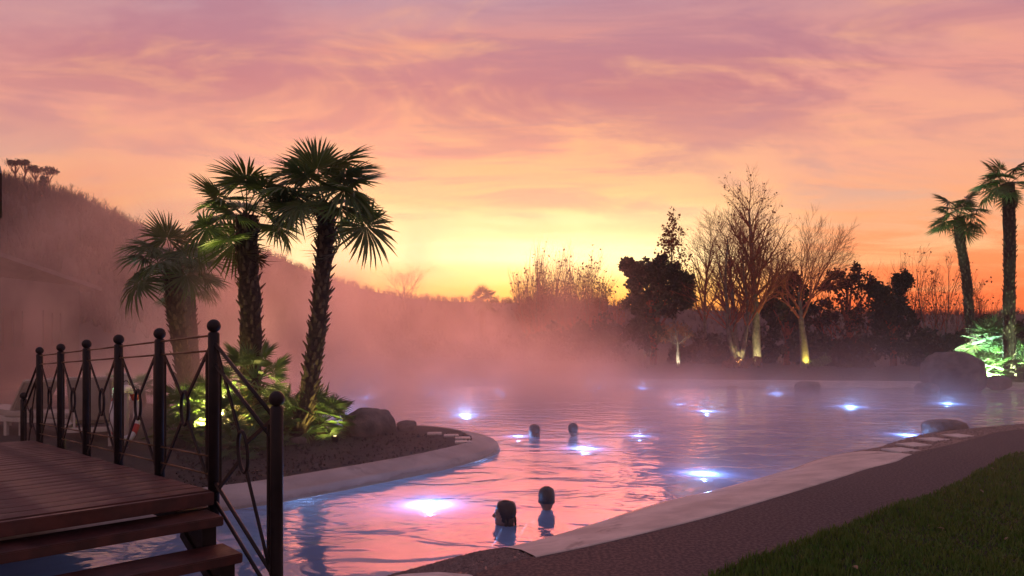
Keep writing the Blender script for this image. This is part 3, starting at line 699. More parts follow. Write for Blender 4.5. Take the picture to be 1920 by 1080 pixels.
def fan_shrub(base, nf, sc, label, seed, stem=.0, old=2, group='dwarf fan palms'):
    rng = random.Random(seed); t = empty('dwarf_fan_palm', base, 0, label, 'fan palm', group)
    mb = MB(); mb.tube([(0, 0, -.05), (.02, .01, stem * .5 + .02), (0, 0, stem + .1)], [.09, .085, .06], 9); mb.build('stem', M['trunk'], t, True)
    for i in range(nf):
        u = (i + .5) / nf; el = 1.4 - 1.75 * u + rng.gauss(0, .1)
        put_frond(t, FD[rng.randrange(4)], Vector((0, 0, stem + .05)), el, i * 2.399 + rng.gauss(0, .2), rng.gauss(0, .3), sc * rng.uniform(.8, 1.15))
    for i in range(old): put_frond(t, FRO[i % 2], Vector((0, 0, stem)), rng.uniform(-.9, -.4), rng.uniform(0, 6.28), rng.gauss(0, .3), sc * .6)
    return t
for px, d, nf, sc, st, lab, sd in [
    (600, 12.3, 34, 1.0, .2, 'dwarf fan palm right of the leaning trunk, nearest the boulder', 1), (537, 12.7, 30, .85, .32, 'bright green fan palm just left of the leaning trunk', 2),
    (478, 11.6, 26, .95, .95, 'fan palm on a raised stem in front of the thick palm', 3), (440, 10.9, 30, .80, .35, 'dark fan palm nearest the end of the railing', 4),
    (352, 12.2, 28, .90, .35, 'brightly lit yellow-green fan palm below the shorter palm', 5), (335, 11.2, 22, .66, .10, 'low fan palm seen through the last railing panel', 6),
    (395, 12.9, 26, .85, .45, 'fan palm hidden behind the tallest railing post', 7), (572, 13.2, 26, .8, .15, 'fan palm directly behind the foot of the leaning trunk', 8), (512, 11.5, 24, .7, .1, 'low fan palm in front of the bright green one, at the shortest post', 9), (455, 10.3, 20, .55, .08, 'smallest fan palm at the kerb below the dark one', 10)]:
    fan_shrub(at(px, d), nf, sc, lab, sd, st)
for px, d, nf, sc, st, lab, sd in [(1842, 26.4, 24, 1.5, .25, 'brightest green fan plant beside the big boulder', 11), (1872, 27.0, 24, 1.35, .2, 'fan plant lit green at the foot of the tall right palm', 12), (1862, 29.5, 30, 1.8, 1.3, 'white-lit fan palm between the two right-hand palms', 13), (1918, 28.5, 28, 1.7, .6, 'green-lit fan palm cut by the right edge', 14), (1838, 31.0, 24, 1.5, .7, 'dim fan palm behind the leaning palm foot', 15)]:
    fan_shrub(at(px, d), nf, sc, lab, sd, st, group='lit fan plants on the right bank')
for px, d, lab, sd in [(205, 16.5, 'small cyan-lit plant seen between the far railing posts', 21), (266, 17.5, 'small cyan-lit plant seen right of the lifebuoy', 22), (223, 18.2, 'taller cyan-lit plant behind the lifebuoy', 23)]:
    fan_shrub(at(px, d), 16, .62, lab, sd, .35, 0, group='cyan lit plants behind the railing')
# ------------------------------------------------------------------ rocks
def rock(px, d, zb, wx, wy, h, label, seed, cat='rock', name='boulder', flat=1.0):
    bm = bmesh.new(); bmesh.ops.create_icosphere(bm, subdivisions=4, radius=1)
    for v in bm.verts:
        n = v.co.normalized(); k = 1 + .16 * mn.noise(n * 1.3 + Vector((seed, 0, 0))) + .08 * mn.noise(n * 3 + Vector((0, seed, 0))) + .07 * abs(mn.noise(n * 2.2 + Vector((seed, seed, 0)))) + .03 * mn.noise(n * 7) + .016 * mn.noise(n * 17)
        q = n * k; e = .78
        q = Vector([abs(c) ** e * (1 if c > 0 else -1) for c in q])
        v.co = Vector((q.x * wx / 2, q.y * wy / 2, (q.z * .5 + .32) * h / .82))
    me = bpy.data.meshes.new(name); bm.to_mesh(me); bm.free(); me.polygons.foreach_set('use_smooth', [True] * len(me.polygons)); me.materials.append(M['rock'])
    o = link(name, me); o.location = ((px - 960) / F * d, d, zb); o.rotation_euler = (0, 0, seed * .7); return tag(o, label, cat)
rock(692, 12.7, GROUND_Z - .03, .86, .7, .47, 'rounded boulder on the end of the palm bed', 1.3)
rock(763, 13.2, GROUND_Z - .03, .36, .34, .21, 'small stone beside the rounded boulder on the palm bed', 2.1, name='stone')
rock(1786, 25.2, GROUND_Z - .05, 1.9, 1.4, 1.18, 'largest boulder, in front of the green-lit plants on the far bank', 3.6)
rock(1772, 14.0, wz - .06, .80, .55, .33, 'smooth rounded rock on the near pool edge beside the pale slabs', 4.4)
rock(1515, 25.9, wz - .08, 1.15, .5, .34, 'low dark rock at the waterline of the far edge', 5.2)
rock(1738, 24.6, wz - .06, .9, .6, .35, 'pale rock half in the water left of the big boulder', 6.7)
rock(1372, 26.3, wz - .08, .34, .3, .17, 'tiny rock at the misty far waterline', 7.9, name='stone')
rock(1872, 24.7, GROUND_Z - .04, .7, .5, .4, 'rock at the foot of the tall right palm', 8.8)
rock(560, 11.6, GROUND_Z - .03, .25, .2, .13, 'little stone at the foot of the leaning palm', 9.7, name='stone')
from mathutils.bvhtree import BVHTree
_me = [o for o in COL.objects if o.name.startswith('pebble_strip')][0].data
strip_bvh = BVHTree.FromPolygons([v.co for v in _me.vertices], [tuple(p.vertices) for p in _me.polygons])
def slab(px, py, z, w_, l_, rz, label, group):
    p = U(px, py, z)
    for _ in range(6):
        hit = strip_bvh.ray_cast(Vector((p.x, p.y, 2)), Vector((0, 0, -1)))[0]
        if hit is None: break
        p = U(px, py, hit.z)
    mb = MB(); mb.box((0, 0, 0), (w_, l_, .028)); o = mb.build('pale_slab', M['slab'], None, False, .008); o.location = p + Vector((0, 0, .012)); o.rotation_euler = (0, 0, rz); return tag(o, label, 'slab', group)
for (px, py), lab in zip([(1689, 846), (1714, 836), (1750, 826), (1797, 819)], ['nearest of the four pale slabs set in the near pool edge', 'second pale slab from the near end of the pool-edge row', 'third pale slab from the near end, in front of the smooth rock', 'farthest pale slab of the near pool edge, right of the smooth rock']):
    slab(px, py, 0.0, .38, .34, .35, lab, 'pale slabs in the near pool edge')
for (px, py), lab in zip([(815, 814), (846, 818), (868, 823), (868, 830)], ['leftmost pale slab on the tip of the palm bed', 'second pale slab from the left on the bed tip', 'third pale slab on the bed tip, behind the nearest one', 'nearest pale slab on the bed tip, close to the kerb']):
    slab(px, py, GROUND_Z + .002, .25, .22, .1, lab, 'pale slabs on the palm bed tip')
# pebbles on the two gravelly stretches
rng = R(77); V = []; Fc = []
def pebble(p, r):
    n0 = len(V); a = rng.uniform(0, 6.28); ca_, sa_ = cos(a), sin(a)
    for x, y, z in ((1, 0, 0), (.2, .8, 0), (-1, .1, 0), (-.2, -.8, 0), (0, 0, .7)):
        V.append((p[0] + (x * ca_ - y * sa_) * r, p[1] + (x * sa_ + y * ca_) * r, p[2] + z * r - .1 * r))
    for f in ((0, 1, 4), (1, 2, 4), (2, 3, 4), (3, 0, 4)): Fc.append(tuple(n0 + k for k in f))
def strew(obj, n, r0, r1):
    me = obj.data; ps = [p for p in me.polygons if p.center.z > wz - .02 and abs(p.normal.z) > .2]; wts = [p.area for p in ps]
    for p in rng.choices(ps, wts, k=n):
        vs = [me.vertices[i].co for i in p.vertices]; u, v = rng.random(), rng.random()
        q = (vs[0] * (1 - u) + vs[1] * u) * (1 - v) + (vs[3] * (1 - u) + vs[2] * u) * v; pebble(q, rng.uniform(r0, r1))
strew(gravel_strip, 2600, .010, .028)
strew([o for o in COL.objects if o.name.startswith('pebble_strip')][0], 6000, .010, .03)
tag(link('pebbles', mesh_np('pebbles', V, Fc, M['pebble'])), kind='stuff')
# ------------------------------------------------------------------ lawn grass and fallen leaves
nr = np.random.default_rng(5)
N = 150000
yy = 2.6 + 12 * nr.random(N) ** 1.5; xx = (nr.random(N) * .78 + .02) * yy + .6
lp = np.array([(p.x, p.y) for p in lawn_line]); lx = np.interp(yy, lp[:, 1], lp[:, 0])
edge = lx + np.abs(nr.normal(0, .02, N)) - .03
k = xx > edge; xx, yy = xx[k], yy[k]; N = len(xx)
a = nr.random(N) * 6.283; hgt = .022 + .035 * nr.random(N); wd = .003 + .003 * nr.random(N) + yy * .0004
cl = np.sin(xx * 3.1 + np.sin(yy * 2.3)) * np.cos(yy * 2.7 + xx * 1.1); hgt *= 1 + .35 * cl
ln = (nr.random((N, 2)) - .5) * .05
V = np.zeros((N, 3, 3)); z0 = .011
V[:, 0] = np.c_[xx - np.cos(a) * wd, yy - np.sin(a) * wd, np.full(N, z0)]; V[:, 1] = np.c_[xx + np.cos(a) * wd, yy + np.sin(a) * wd, np.full(N, z0)]
V[:, 2] = np.c_[xx + ln[:, 0], yy + ln[:, 1], z0 + hgt]
o = link('grass', mesh_np('grass', V.reshape(-1, 3), np.arange(N * 3).reshape(-1, 3), M['grass'])); tag(o, kind='stuff')
lf = MB(); 
for s_ in (-1, 1): lf.add([(0, 0, 0), (.02, s_ * .016, .006), (.05, s_ * .012, .010), (.07, 0, .004), (.035, 0, .0)], [(0, 1, 4), (1, 2, 4), (2, 3, 4)] if s_ > 0 else [(0, 4, 1), (1, 4, 2), (2, 4, 3)])
lm = lf.mesh('fallen_leaf', M['dry'])
for k_ in range(26):
    yv = 3.8 + 6 * rng.random() ** 1.3; xv = np.interp(yv, lp[:, 1], lp[:, 0]) + .15 + rng.random() * 2.6
    o = link('fallen_leaf', lm); o.location = (xv, yv, .045); o.rotation_euler = (rng.gauss(0, .3), rng.gauss(0, .3), rng.uniform(0, 6.28)); o.scale = (rng.uniform(.6, 1.1),) * 3
    tag(o, 'small pale dry leaf lying on the dark lawn', 'leaf', 'fallen leaves on the lawn')
# sparse plants and litter on the palm bed
V = []; Fc = []; pts = []
for _ in range(5200):
    px, py = rng.uniform(330, 930), rng.uniform(815, 925); p = U(px, py, GROUND_Z); pts.append(p)
def inside(p, pl):
    c = False; j = len(pl) - 1
    for i in range(len(pl)):
        a, b_ = pl[i], pl[j]
        if (a.y > p.y) != (b_.y > p.y) and p.x < (b_.x - a.x) * (p.y - a.y) / (b_.y - a.y) + a.x: c = not c
        j = i
    return c
pts = [p for p in pts if not inside(p, pool_outline) and min((Vector((p.x, p.y)) - q.xy).length for q in pen_edge) > .47]
V, Fc = leaf_quads(rng, pts, .045, -.3); tag(link('leaf_litter', mesh_np('leaf_litter', V, Fc, M['soil'])), kind='stuff')

# ------------------------------------------------------------------ footbridge
br = empty('footbridge', U(395, 953, 0) * 0 + Vector((-2.06, 5.06, 0)), 0, 'dark wooden footbridge with black iron railing, ball-topped posts and steps at its near end', 'bridge')
O = Vector((0, 0, 0)); u = Vector((-.682, .732, 0)).normalized(); nL = Vector((-u.y, u.x, 0))     # along the deck, and to its left
sp = 1.114; zd = lambda s: .56 - .05 * s / sp
Zv = Vector((0, 0, 1))
def bp(s, o, z): return O + u * s + nL * o + Zv * z
wid = 1.9
pm = MB(); pm.box((0, 0, 0), (.193, wid, .042)); plank_me = pm.mesh('plank', M['deck'], False, .004)
rz_u = math.atan2(u.y, u.x); slope = math.atan(.05 / sp)
rng = R(5)
for i in range(29):
    s = .02 + .2 * i; o = link('plank', plank_me, br); o.location = bp(s, wid / 2 + .03 + rng.uniform(-.004, .004), zd(s) - .022 + rng.uniform(-.0015, .0015)); o.rotation_euler = (0, slope, rz_u)
mb = MB(); mb.bar(bp(-.02, .12, zd(0) - .165), bp(5.75, .12, zd(5.75) - .165), .08, .22, nL); mb.build('beam', M['iron'], br, False, .004)
mb = MB(); mb.bar(bp(-.02, wid - .1, zd(0) - .165), bp(5.75, wid - .1, zd(5.75) - .165), .08, .22, nL); mb.build('beam', M['iron'], br, False, .004)
mb = MB(); mb.box(bp(-.115, wid / 2 + .03, zd(0) - .045), (.05, wid, .085), ax=(u, nL, Zv)); mb.build('fascia_board', M['deck'], br, False, .005)
for k, (s, z) in enumerate([(-.30, .424), (-.60, .25), (-.90, .085)]):
    mb = MB(); mb.box(bp(s + .155, wid / 2 + .03, z - .03), (.31, wid, .06), ax=(u, nL, Zv)); mb.build('tread', M['deck'], br, False, .006)
    for off in (.10, wid - .1):
        mb = MB(); zt = z - .062; mb.box(bp(s + .19, off, zt - .085), (.26 if k < 2 else .3, .09, .17), ax=(u, nL, Zv)); mb.build('step_bracket', M['iron'], br, False, .003)
for off in (.10, wid - .1):
    mb = MB(); mb.bar(bp(.12, off, zd(0) - .30), bp(-.85, off, -.12), .07, .12, nL); mb.build('stringer', M['iron'], br)
# posts with ball tops
fin = MB(); fin.ball((0, 0, 0), .046, 16, 12); fin.lathe((0, 0, -.062), [(.026, 0), (.036, .006), (.022, .014), (.022, .03)], 14); fin_me = fin.mesh('finial', M['iron'], True)
tops = []
spots = [(sp * i, zd(sp * i) + 1.155, zd(sp * i) - .2) for i in range(6)] + [(-.96, 1.275, -.02), (5.57 + 1.0, .85, -.2)]
for s, zt, zb in spots:
    mb = MB(); h = zt - .1 - zb; mb.lathe((0, 0, 0), [(.038, 0), (.038, h), (.030, h + .012)], 14)
    p = mb.build('post', M['iron'], br, True); p.location = bp(s, -.02, zb)
    f = link('finial', fin_me, p); f.location = (0, 0, zt - .046 - zb)
def panel(s0, z0, s1, z1, first):
    """one infill panel between two posts; z0, z1 = the deck (or stair) level at each"""
    q = lambda t, z: bp(s0 + (s1 - s0) * t, -.02, z0 + (z1 - z0) * t + z)
    e0 = .045 / abs(s1 - s0)
    rc = .53; ra, rb_ = .075, .125
    ring = MB(); pts = [q(.5 + ra * sin(a) / abs(s1 - s0), rc + rb_ * cos(a)) for a in [2 * pi * k / 22 for k in range(23)]]
    ring.tube(pts, .012, 6, False); ring.build('ring', M['iron'], br, True)
    rx = ra * .72 / abs(s1 - s0)
    for a, za, b_, zb_ in ((e0, .985, .5 - rx, rc + rb_ * .72), (1 - e0, .985, .5 + rx, rc + rb_ * .72), (e0, .0, .5 - rx, rc - rb_ * .72), (1 - e0, .0, .5 + rx, rc - rb_ * .72)):
        mb = MB(); mb.bar(q(a, za), q(b_, zb_), .024, .012, nL); mb.build('brace', M['iron'], br)
    for a in (.115, .885):
        k = (a if a < .5 else 1 - a); zt = .985 - (k - e0) / (.5 - rx - e0) * (.985 - rc - rb_ * .72); zb_ = .0 + (k - e0) / (.5 - rx - e0) * (rc - rb_ * .72)
        mb = MB(); mb.bar(q(a, zb_), q(a, zt), .022, .012, nL); mb.build('upright', M['iron'], br)
    for z in ((1.045, .94, .21, .085) if abs(z1 - z0) < .2 else (1.0, .86, .05, -.08)):
        mb = MB(); r_ = .0075 if abs(z1 - z0) < .2 else .013
        mb.tube([q(e0 * .6, z), q(1 - e0 * .6, z)], r_, 7); mb.build('rail', M['rail'] if abs(z1 - z0) < .2 else M['iron'], br, True)
for i in range(5): panel(sp * i, zd(sp * i), sp * (i + 1), zd(sp * (i + 1)), i)
panel(0, zd(0), -.96, .10, 0)
panel(5.57, zd(5.57), 6.57, -.28, 0)
# ------------------------------------------------------------------ old house in the mist, pavilion corner at the left edge
hs = empty('house', (-20.4, 24.5, GROUND_Z), 0, 'old house with a grey tiled roof half hidden in the mist at the left edge', 'house')
mb = MB(); mb.box((0, 0, 1.75), (9.2, 5, 3.5)); mb.build('wall', M['wall'], hs)
rfm = MB(); rfm.add([(-5.2, -3.1, 3.35), (5.1, -3.1, 3.35), (2.2, 0, 4.75), (-5.2, 0, 4.75), (5.1, 3.1, 3.35), (-5.2, 3.1, 3.35), (-5.2, -3.1, 3.5), (5.1, -3.1, 3.5), (2.2, 0, 4.9), (-5.2, 0, 4.9), (5.1, 3.1, 3.5), (-5.2, 3.1, 3.5)], [(0, 3, 2, 1), (3, 5, 4, 2), (6, 7, 8, 9), (9, 8, 10, 11), (0, 1, 7, 6), (4, 5, 11, 10), (1, 2, 8, 7), (2, 4, 10, 8), (0, 6, 9, 3), (3, 9, 11, 5)])
roof = rfm.build('roof', M['rooft'], hs)
mb = MB(); mb.tube([(-5.2, 0, 4.93), (2.2, 0, 4.93)], .09, 8); mb.build('ridge', M['rooft'], roof, True)
mb = MB(); mb.bar((-5.2, -3.15, 3.36), (5.1, -3.15, 3.36), .12, .1); mb.build('gutter', M['darkwood'], roof)
for x in (3.3, 1.3, -1.2):
    fm = MB()
    for bx, bz, sx_, sz_ in ((0, .62, 1.0, .08), (0, -.62, 1.0, .08), (-.46, 0, .08, 1.16), (.46, 0, .08, 1.16), (0, 0, .05, 1.16)): fm.box((x + bx, -2.52, 1.9 + bz), (sx_, .08, sz_))
    wnd = fm.build('window', M['darkwood'], hs); pn = MB(); pn.box((x, -2.506, 1.9), (.84, .01, 1.16)); pn.build('pane', M['iron'], wnd)
for y_ in (-1.1, .9):
    fm = MB()
    for by, bz, sy_, sz_ in ((0, .62, 1.0, .08), (0, -.62, 1.0, .08), (-.46, 0, .08, 1.16), (.46, 0, .08, 1.16), (0, 0, .05, 1.16)): fm.box((4.62, y_ + by, 1.9 + bz), (.08, sy_, sz_))
    wnd = fm.build('window', M['darkwood'], hs); pn = MB(); pn.box((4.606, y_, 1.9), (.01, .84, 1.16)); pn.build('pane', M['iron'], wnd)
mb = MB(); mb.tube([(4.66, -2.4, .1), (4.66, -2.4, 3.35)], .05, 8); mb.build('downpipe', M['darkwood'], hs, True)
pv = empty('pavilion', (-7.93, 11.5, GROUND_Z), radians(34.6), 'dark timber roof corner of a pavilion reaching in at the left edge', 'pavilion')
mb = MB(); mb.box((-1.6, 1.1, 4.0), (3.2, 2.2, .42)); mb.build('fascia', M['darkwood'], pv, False, .01)
mb = MB(); v_ = [(-3.2, 0, 4.213), (0, 0, 4.213), (0, 2.2, 4.213), (-3.2, 2.2, 4.213), (-2.3, 1.1, 4.62), (-.02, 1.1, 4.53)]; mb.add(v_, [(0, 1, 5, 4), (1, 2, 5), (2, 3, 4, 5), (3, 0, 4), (0, 3, 2, 1)]); mb.build('roof', M['rooft'], pv)
for x_ in (-2.9, -.3):
    for y_ in (.3, 1.9):
        mb = MB(); mb.tube([(x_, y_, -.1), (x_, y_, 3.8)], .07, 8); mb.build('post', M['darkwood'], pv, True)
# ------------------------------------------------------------------ sun loungers, lifebuoy
def lounger(px, d, rz, label, back):
    t = empty('sun_lounger', at(px, d), rz, label, 'sun lounger', 'white sun loungers behind the bridge')
    mb = MB()
    for y_ in (-.32, .32): mb.box((0, y_, .30), (1.95, .06, .07))
    for x_ in (-.95, .95): mb.box((x_, 0, .30), (.06, .58, .07))
    mb.build('frame', M['white'], t, False, .006)
    for x_ in (-.85, .85):
        for y_ in (-.318, .318): mb = MB(); mb.box((x_, y_, .145), (.06, .055, .25)); mb.build('leg', M['white'], t)
    mb = MB(); mb.box((.28, 0, .385), (1.35, .6, .09)); mb.build('mattress', M['cushion'], t, False, .02)
    a = radians(back); mb = MB(); mb.box((-.42 - .36 * cos(a), 0, .40 + .36 * sin(a)), (.74, .6, .08), ax=(Vector((-cos(a), 0, sin(a))), Vector((0, 1, 0)), Vector((sin(a), 0, cos(a))))); mb.build('backrest', M['cushion'], t, False, .02)
    mb = MB(); mb.bar((-.42 - .6 * cos(a), .2, .36 + .56 * sin(a)), (-.55 - .3 * cos(a), .2, .30), .03, .03); mb.build('strut', M['white'], t)
lounger(28, 13.2, radians(150), 'white sun lounger at the left edge beyond the far end of the bridge', 50)
lounger(118, 12.6, radians(165), 'white sun lounger behind the two farthest deck posts', 55)
lounger(182, 12.0, radians(110), 'white sun lounger with raised back behind the third far post', 68)
bq = at(236, 11.0); lb = empty('lifebuoy', bq + Vector((0, 0, .55)), radians(93), 'white ring lifebuoy with red bands and a grab rope hanging on a post', 'lifebuoy')
def torus(mb, R1, r_, a0, a1, n=20):
    mb.tube([(R1 * cos(a0 + (a1 - a0) * k / n), 0, R1 * sin(a0 + (a1 - a0) * k / n)) for k in range(n + 1)], r_, 10)
for k in range(4):
    mb = MB(); torus(mb, .38, .056, k * pi / 2 + .99, k * pi / 2 + 2.15); mb.build('buoy_segment', M['buoy'], lb, True)
    mb = MB(); torus(mb, .38, .060, k * pi / 2 + .56, k * pi / 2 + 1.01, 8); mb.build('band', M['red'], lb, True)
mb = MB(); mb.tube([((.47 + .03 * cos(8 * a)) * cos(a), .0, (.47 + .03 * cos(8 * a)) * sin(a)) for a in [2 * pi * k / 64 for k in range(65)]], .008, 5, False); mb.build('grab_rope', M['rope'], lb, True)
ps = empty('post', bq + Vector((-.045, .085, 0)), 0, 'pale wooden post carrying the lifebuoy', 'post'); ps.name = 'lifebuoy_post'
mb = MB(); mb.tube([(0, 0, -.1), (0, 0, 1.12)], .045, 10); mb.build('pole', M['cushion'], ps, True)
mb = MB(); mb.lathe((0, 0, 1.12), [(.052, 0), (.052, .02), (.01, .04)], 10); mb.build('cap', M['white'], ps, True)

# ------------------------------------------------------------------ bathers
HEAD = [(0, .018, .014, -.035), (.008, .042, .040, -.062), (.026, .062, .066, -.085), (.055, .0735, .084, -.097), (.085, .0765, .0905, -.101), (.112, .0755, .0885, -.100), (.135, .0735, .0880, -.094), (.160, .0690, .0885, -.084), (.182, .0630, .0900, -.073), (.200, .0560, .0880, -.064), (.216, .0470, .0860, -.058), (.228, .0380, .0760, -.055)]
BODY = [(.232, .052, .040, -.060), (.246, .056, .030, -.064), (.268, .066, .030, -.070), (.290, .096, .040, -.078), (.315, .140, .055, -.087), (.362, .172, .070, -.092), (.395, .190, .088, -.100), (.45, .180, .104, -.100), (.54, .160, .106, -.090), (.63, .138, .092, -.078), (.72, .155, .088, -.098), (.80, .165, .084, -.110), (.86, .150, .07, -.10)]
def ringpts(hw, fy, by, z, n=28, ex=1.0):
    o = []
    for k in range(n):
        a = 2 * pi * k / n; c, s = cos(a), sin(a); cyv = (fy + by) / 2; hd = (fy - by) / 2
        o.append((hw * (abs(s) ** ex) * (1 if s > 0 else -1), cyv + hd * c, z))
    return o
def loft_solid(mb, rings):
    n = len(rings[0]); vs = [p for r_ in rings for p in r_]; fs = []
    for i in range(len(rings) - 1):
        for k in range(n): fs.append((i * n + k, (i + 1) * n + k, (i + 1) * n + (k + 1) % n, i * n + (k + 1) % n))
    fs.append(tuple(range(n))); fs.append(tuple((len(rings) - 1) * n + n - 1 - k for k in range(n))); mb.add(vs, fs)
def person(px, d, rz, label, skin, hairm, long, top_above, fem, seed, turn=0.0):
    rng = random.Random(seed); H = top_above + wz + 1.55
    t = empty('person', ((px - 960) / F * d, d, -1.55), rz, label, 'person')
    mb = MB(); k = 1.04 if fem else 1.05; ws = .9 if fem else 1.0
    ct, st = cos(turn), sin(turn)
    def hp(p):   # head turned on the neck
        return (p[0] * ct - p[1] * st, p[0] * st + p[1] * ct, H + p[2] * k)
    head = [[hp((x * k, y * k, -dz)) for x, y, _ in ringpts(hw, fy, by, 0)] for dz, hw, fy, by in HEAD]
    f_ = (H - .236 * k) / (1.62 - .236); 
    body = [[(x * ws, y, H - dz * k if dz < .3 else H - .3 * k - (dz - .3) * .98) for x, y, _ in ringpts(hw, fy, by, 0)] for dz, hw, fy, by in BODY]
    loft_solid(mb, head + body)
    # face: nose, brow, lips, chin, ears
    nose = MB(); nose.tube([(0, .084, -.100), (0, .097, -.122), (0, .110, -.143), (0, .094, -.152)], [.009, .011, .0135, .010], 8); nose.ball((0, .086, -.176), .016, 10, 8, (1.3, .55, .42)); nose.ball((0, .083, -.188), .015, 10, 8, (1.2, .55, .42)); nose.ball((0, .076, -.209), .021, 10, 8, (1, .75, .8))
    nose.ball((0, .075, -.096), .03, 10, 8, (1.9, .62, .32))
    for s in (-1, 1):
        nose.ball((s * (.070 if fem else .077), -.012, -.135), .03, 10, 8, (.32, .62, 1.05)); nose.ball((s * .035, .06, -.15), .026, 10, 8, (1, .9, .8))
    mb.add([hp((x * k, y * k, z)) for x, y, z in nose.v], nose.f)
    zs = H - .375 * k; hipz = zs - .46
    for s in (-1, 1):
        sh = (s * .165 * ws, -.01, zs); el = (s * .30 * ws, .06 + .05 * s, zs - .22); wr = (s * .33 * ws, .27, zs - .17)
        mb.tube([sh, ((sh[0] + el[0]) / 2, .0, (sh[2] + el[2]) / 2 + .015), el, ((el[0] + wr[0]) / 2, (el[1] + wr[1]) / 2, (el[2] + wr[2]) / 2), wr], [.055, .047, .038, .038, .026], 10)
        mb.ball((wr[0], wr[1] + .045, wr[2]), .05, 10, 8, (.82, 1.0, .36))
        for j, (ox, ln_) in enumerate(((-.033, .068), (-.011, .080), (.011, .074), (.033, .058))):
            mb.tube([(wr[0] + ox * .8, wr[1] + .07, wr[2]), (wr[0] + ox * 1.15, wr[1] + .09 + ln_ * .55, wr[2] - .006), (wr[0] + ox * 1.2, wr[1] + .09 + ln_, wr[2] - .022)], [.0095, .009, .0075], 7)
        mb.tube([(wr[0] - s * .025, wr[1] + .02, wr[2]), (wr[0] - s * .055, wr[1] + .05, wr[2] - .01), (wr[0] - s * .062, wr[1] + .085, wr[2] - .018)], [.012, .011, .009], 7)
        hp_ = (s * .085, -.01, hipz + .06); kn = (s * .10, .04, hipz * .53); an = (s * .10, -.01, .08)
        mb.tube([hp_, ((hp_[0] + kn[0]) / 2, .025, (hp_[2] + kn[2]) / 2), kn, (an[0], -.03, (kn[2] + an[2]) / 2 + .05), an], [.088, .075, .052, .053, .035], 12)
        mb.tube([(an[0], -.04, .045), (an[0], .06, .035), (an[0] + s * .01, .16, .025)], [.036, .036, .022], 9)
    me = mb.mesh('tmp', None); tmp = bpy.data.objects.new('tmp', me); COL.objects.link(tmp)
    rm = tmp.modifiers.new('r', 'REMESH'); rm.mode = 'VOXEL'; rm.voxel_size = .0085
    sm = tmp.modifiers.new('s', 'SMOOTH'); sm.iterations = 2; sm.factor = .4
    dg = bpy.context.evaluated_depsgraph_get(); ev = bpy.data.meshes.new_from_object(tmp.evaluated_get(dg)); bpy.data.objects.remove(tmp)
    ev.name = 'body'; ev.materials.clear(); ev.materials.append(skin); ev.polygons.foreach_set('use_smooth', [True] * len(ev.polygons)); link('body', ev, t)
    for s in (-1, 1):
        eb = MB(); eb.ball(hp((s * .031 * k, .0835 * k, -.117)), .0105, 10, 8); eb.build('eye', M['eye'], t, True)
    # hair: a cap that dips inside the head at the face
    hb = MB(); rows = []; n = 40
    prof = [(-.010, .03, .02, -.04)] + [(dz - .006, hw + (.011 if long else .007), fy + .008, by - (.013 if long else .008)) for dz, hw, fy, by in HEAD[:9 if long else 8]]
    if long: prof += [(.20, .066, .05, -.082), (.225, .064, .03, -.084), (.25, .066, .02, -.092), (.275, .060, .0, -.098), (.292, .040, -.05, -.099)]
    for dz, hw, fy, by in prof:
        r_ = []
        for j in range(n):
            a = 2 * pi * j / n - pi; c, s = cos(a), sin(a); q = 1.0
            lim = np.interp(dz, [.0, .03, .06, .10, .15, .2, .3], [0, .25, .75, 1.05, 1.25, 1.5, 1.75] if long else [0, .3, .85, 1.25, 1.75, 2.2, 2.6])
            if abs(a) < lim: q = .80
            cyv = (fy + by) / 2; hd = (fy - by) / 2; wv = 1 + (.02 * sin(a * 9 + dz * 30) if long else .012 * sin(a * 17 + dz * 90))
            r_.append(hp((hw * s * q * wv * k, (cyv + hd * c * q * wv) * k, -dz)))
        rows.append(r_)
    loft_solid(hb, rows)
    if long:
        for j in range(22):
            a = pi + rng.uniform(-1.5, 1.5); x = sin(a) * .07; y = cos(a) * .095 - .006
            hb.tube([hp((x * k, y * k, -.15)), hp((x * 1.02 * k, (y * 1.0 - .004) * k, -.22)), hp((x * 1.05 + rng.gauss(0, .008), (y - .004 + rng.gauss(0, .008)) * k, -.27 - rng.uniform(0, .04)))], [.012, .009, .002], 6)
    hb.build('hair', hairm, t, True)
    sw = MB(); 
    if fem:
        loft_solid(sw, [[(x * ws, y, H - .3 * k - (dz - .3) * .98) for x, y, _ in ringpts(hw + .006, fy + .008, by - .006, 0)] for dz, hw, fy, by in BODY[7:]]); sw.build('swimsuit', M['suit'], t, True)
    else:
        loft_solid(sw, [[(x, y, H - .3 * k - (dz - .3) * .98) for x, y, _ in ringpts(hw + .008, fy + .01, by - .008, 0)] for dz, hw, fy, by in BODY[10:]]); sw.build('swimming_trunks', M['suit'], t, True)
    return t
person(946, 7.25, radians(62), 'woman in the pool with dark wet hair, shown in profile facing left', M['skin2'], M['hair'], True, .232, True, 1, turn=radians(24))
person(1025, 7.9, radians(-8), 'man in the pool with short grey hair, seen from behind', M['skin'], M['hairgrey'], False, .236, False, 2)
person(1001, 13.6, radians(40), 'far bather with long hair in the mist, the left one of the distant pair', M['skin2'], M['hair2'], True, .222, True, 3, turn=.3)
person(1075, 13.7, radians(-20), 'far bather with short dark hair in the mist, the right one of the distant pair', M['skin'], M['hair2'], False, .232, False, 4, turn=-.3)

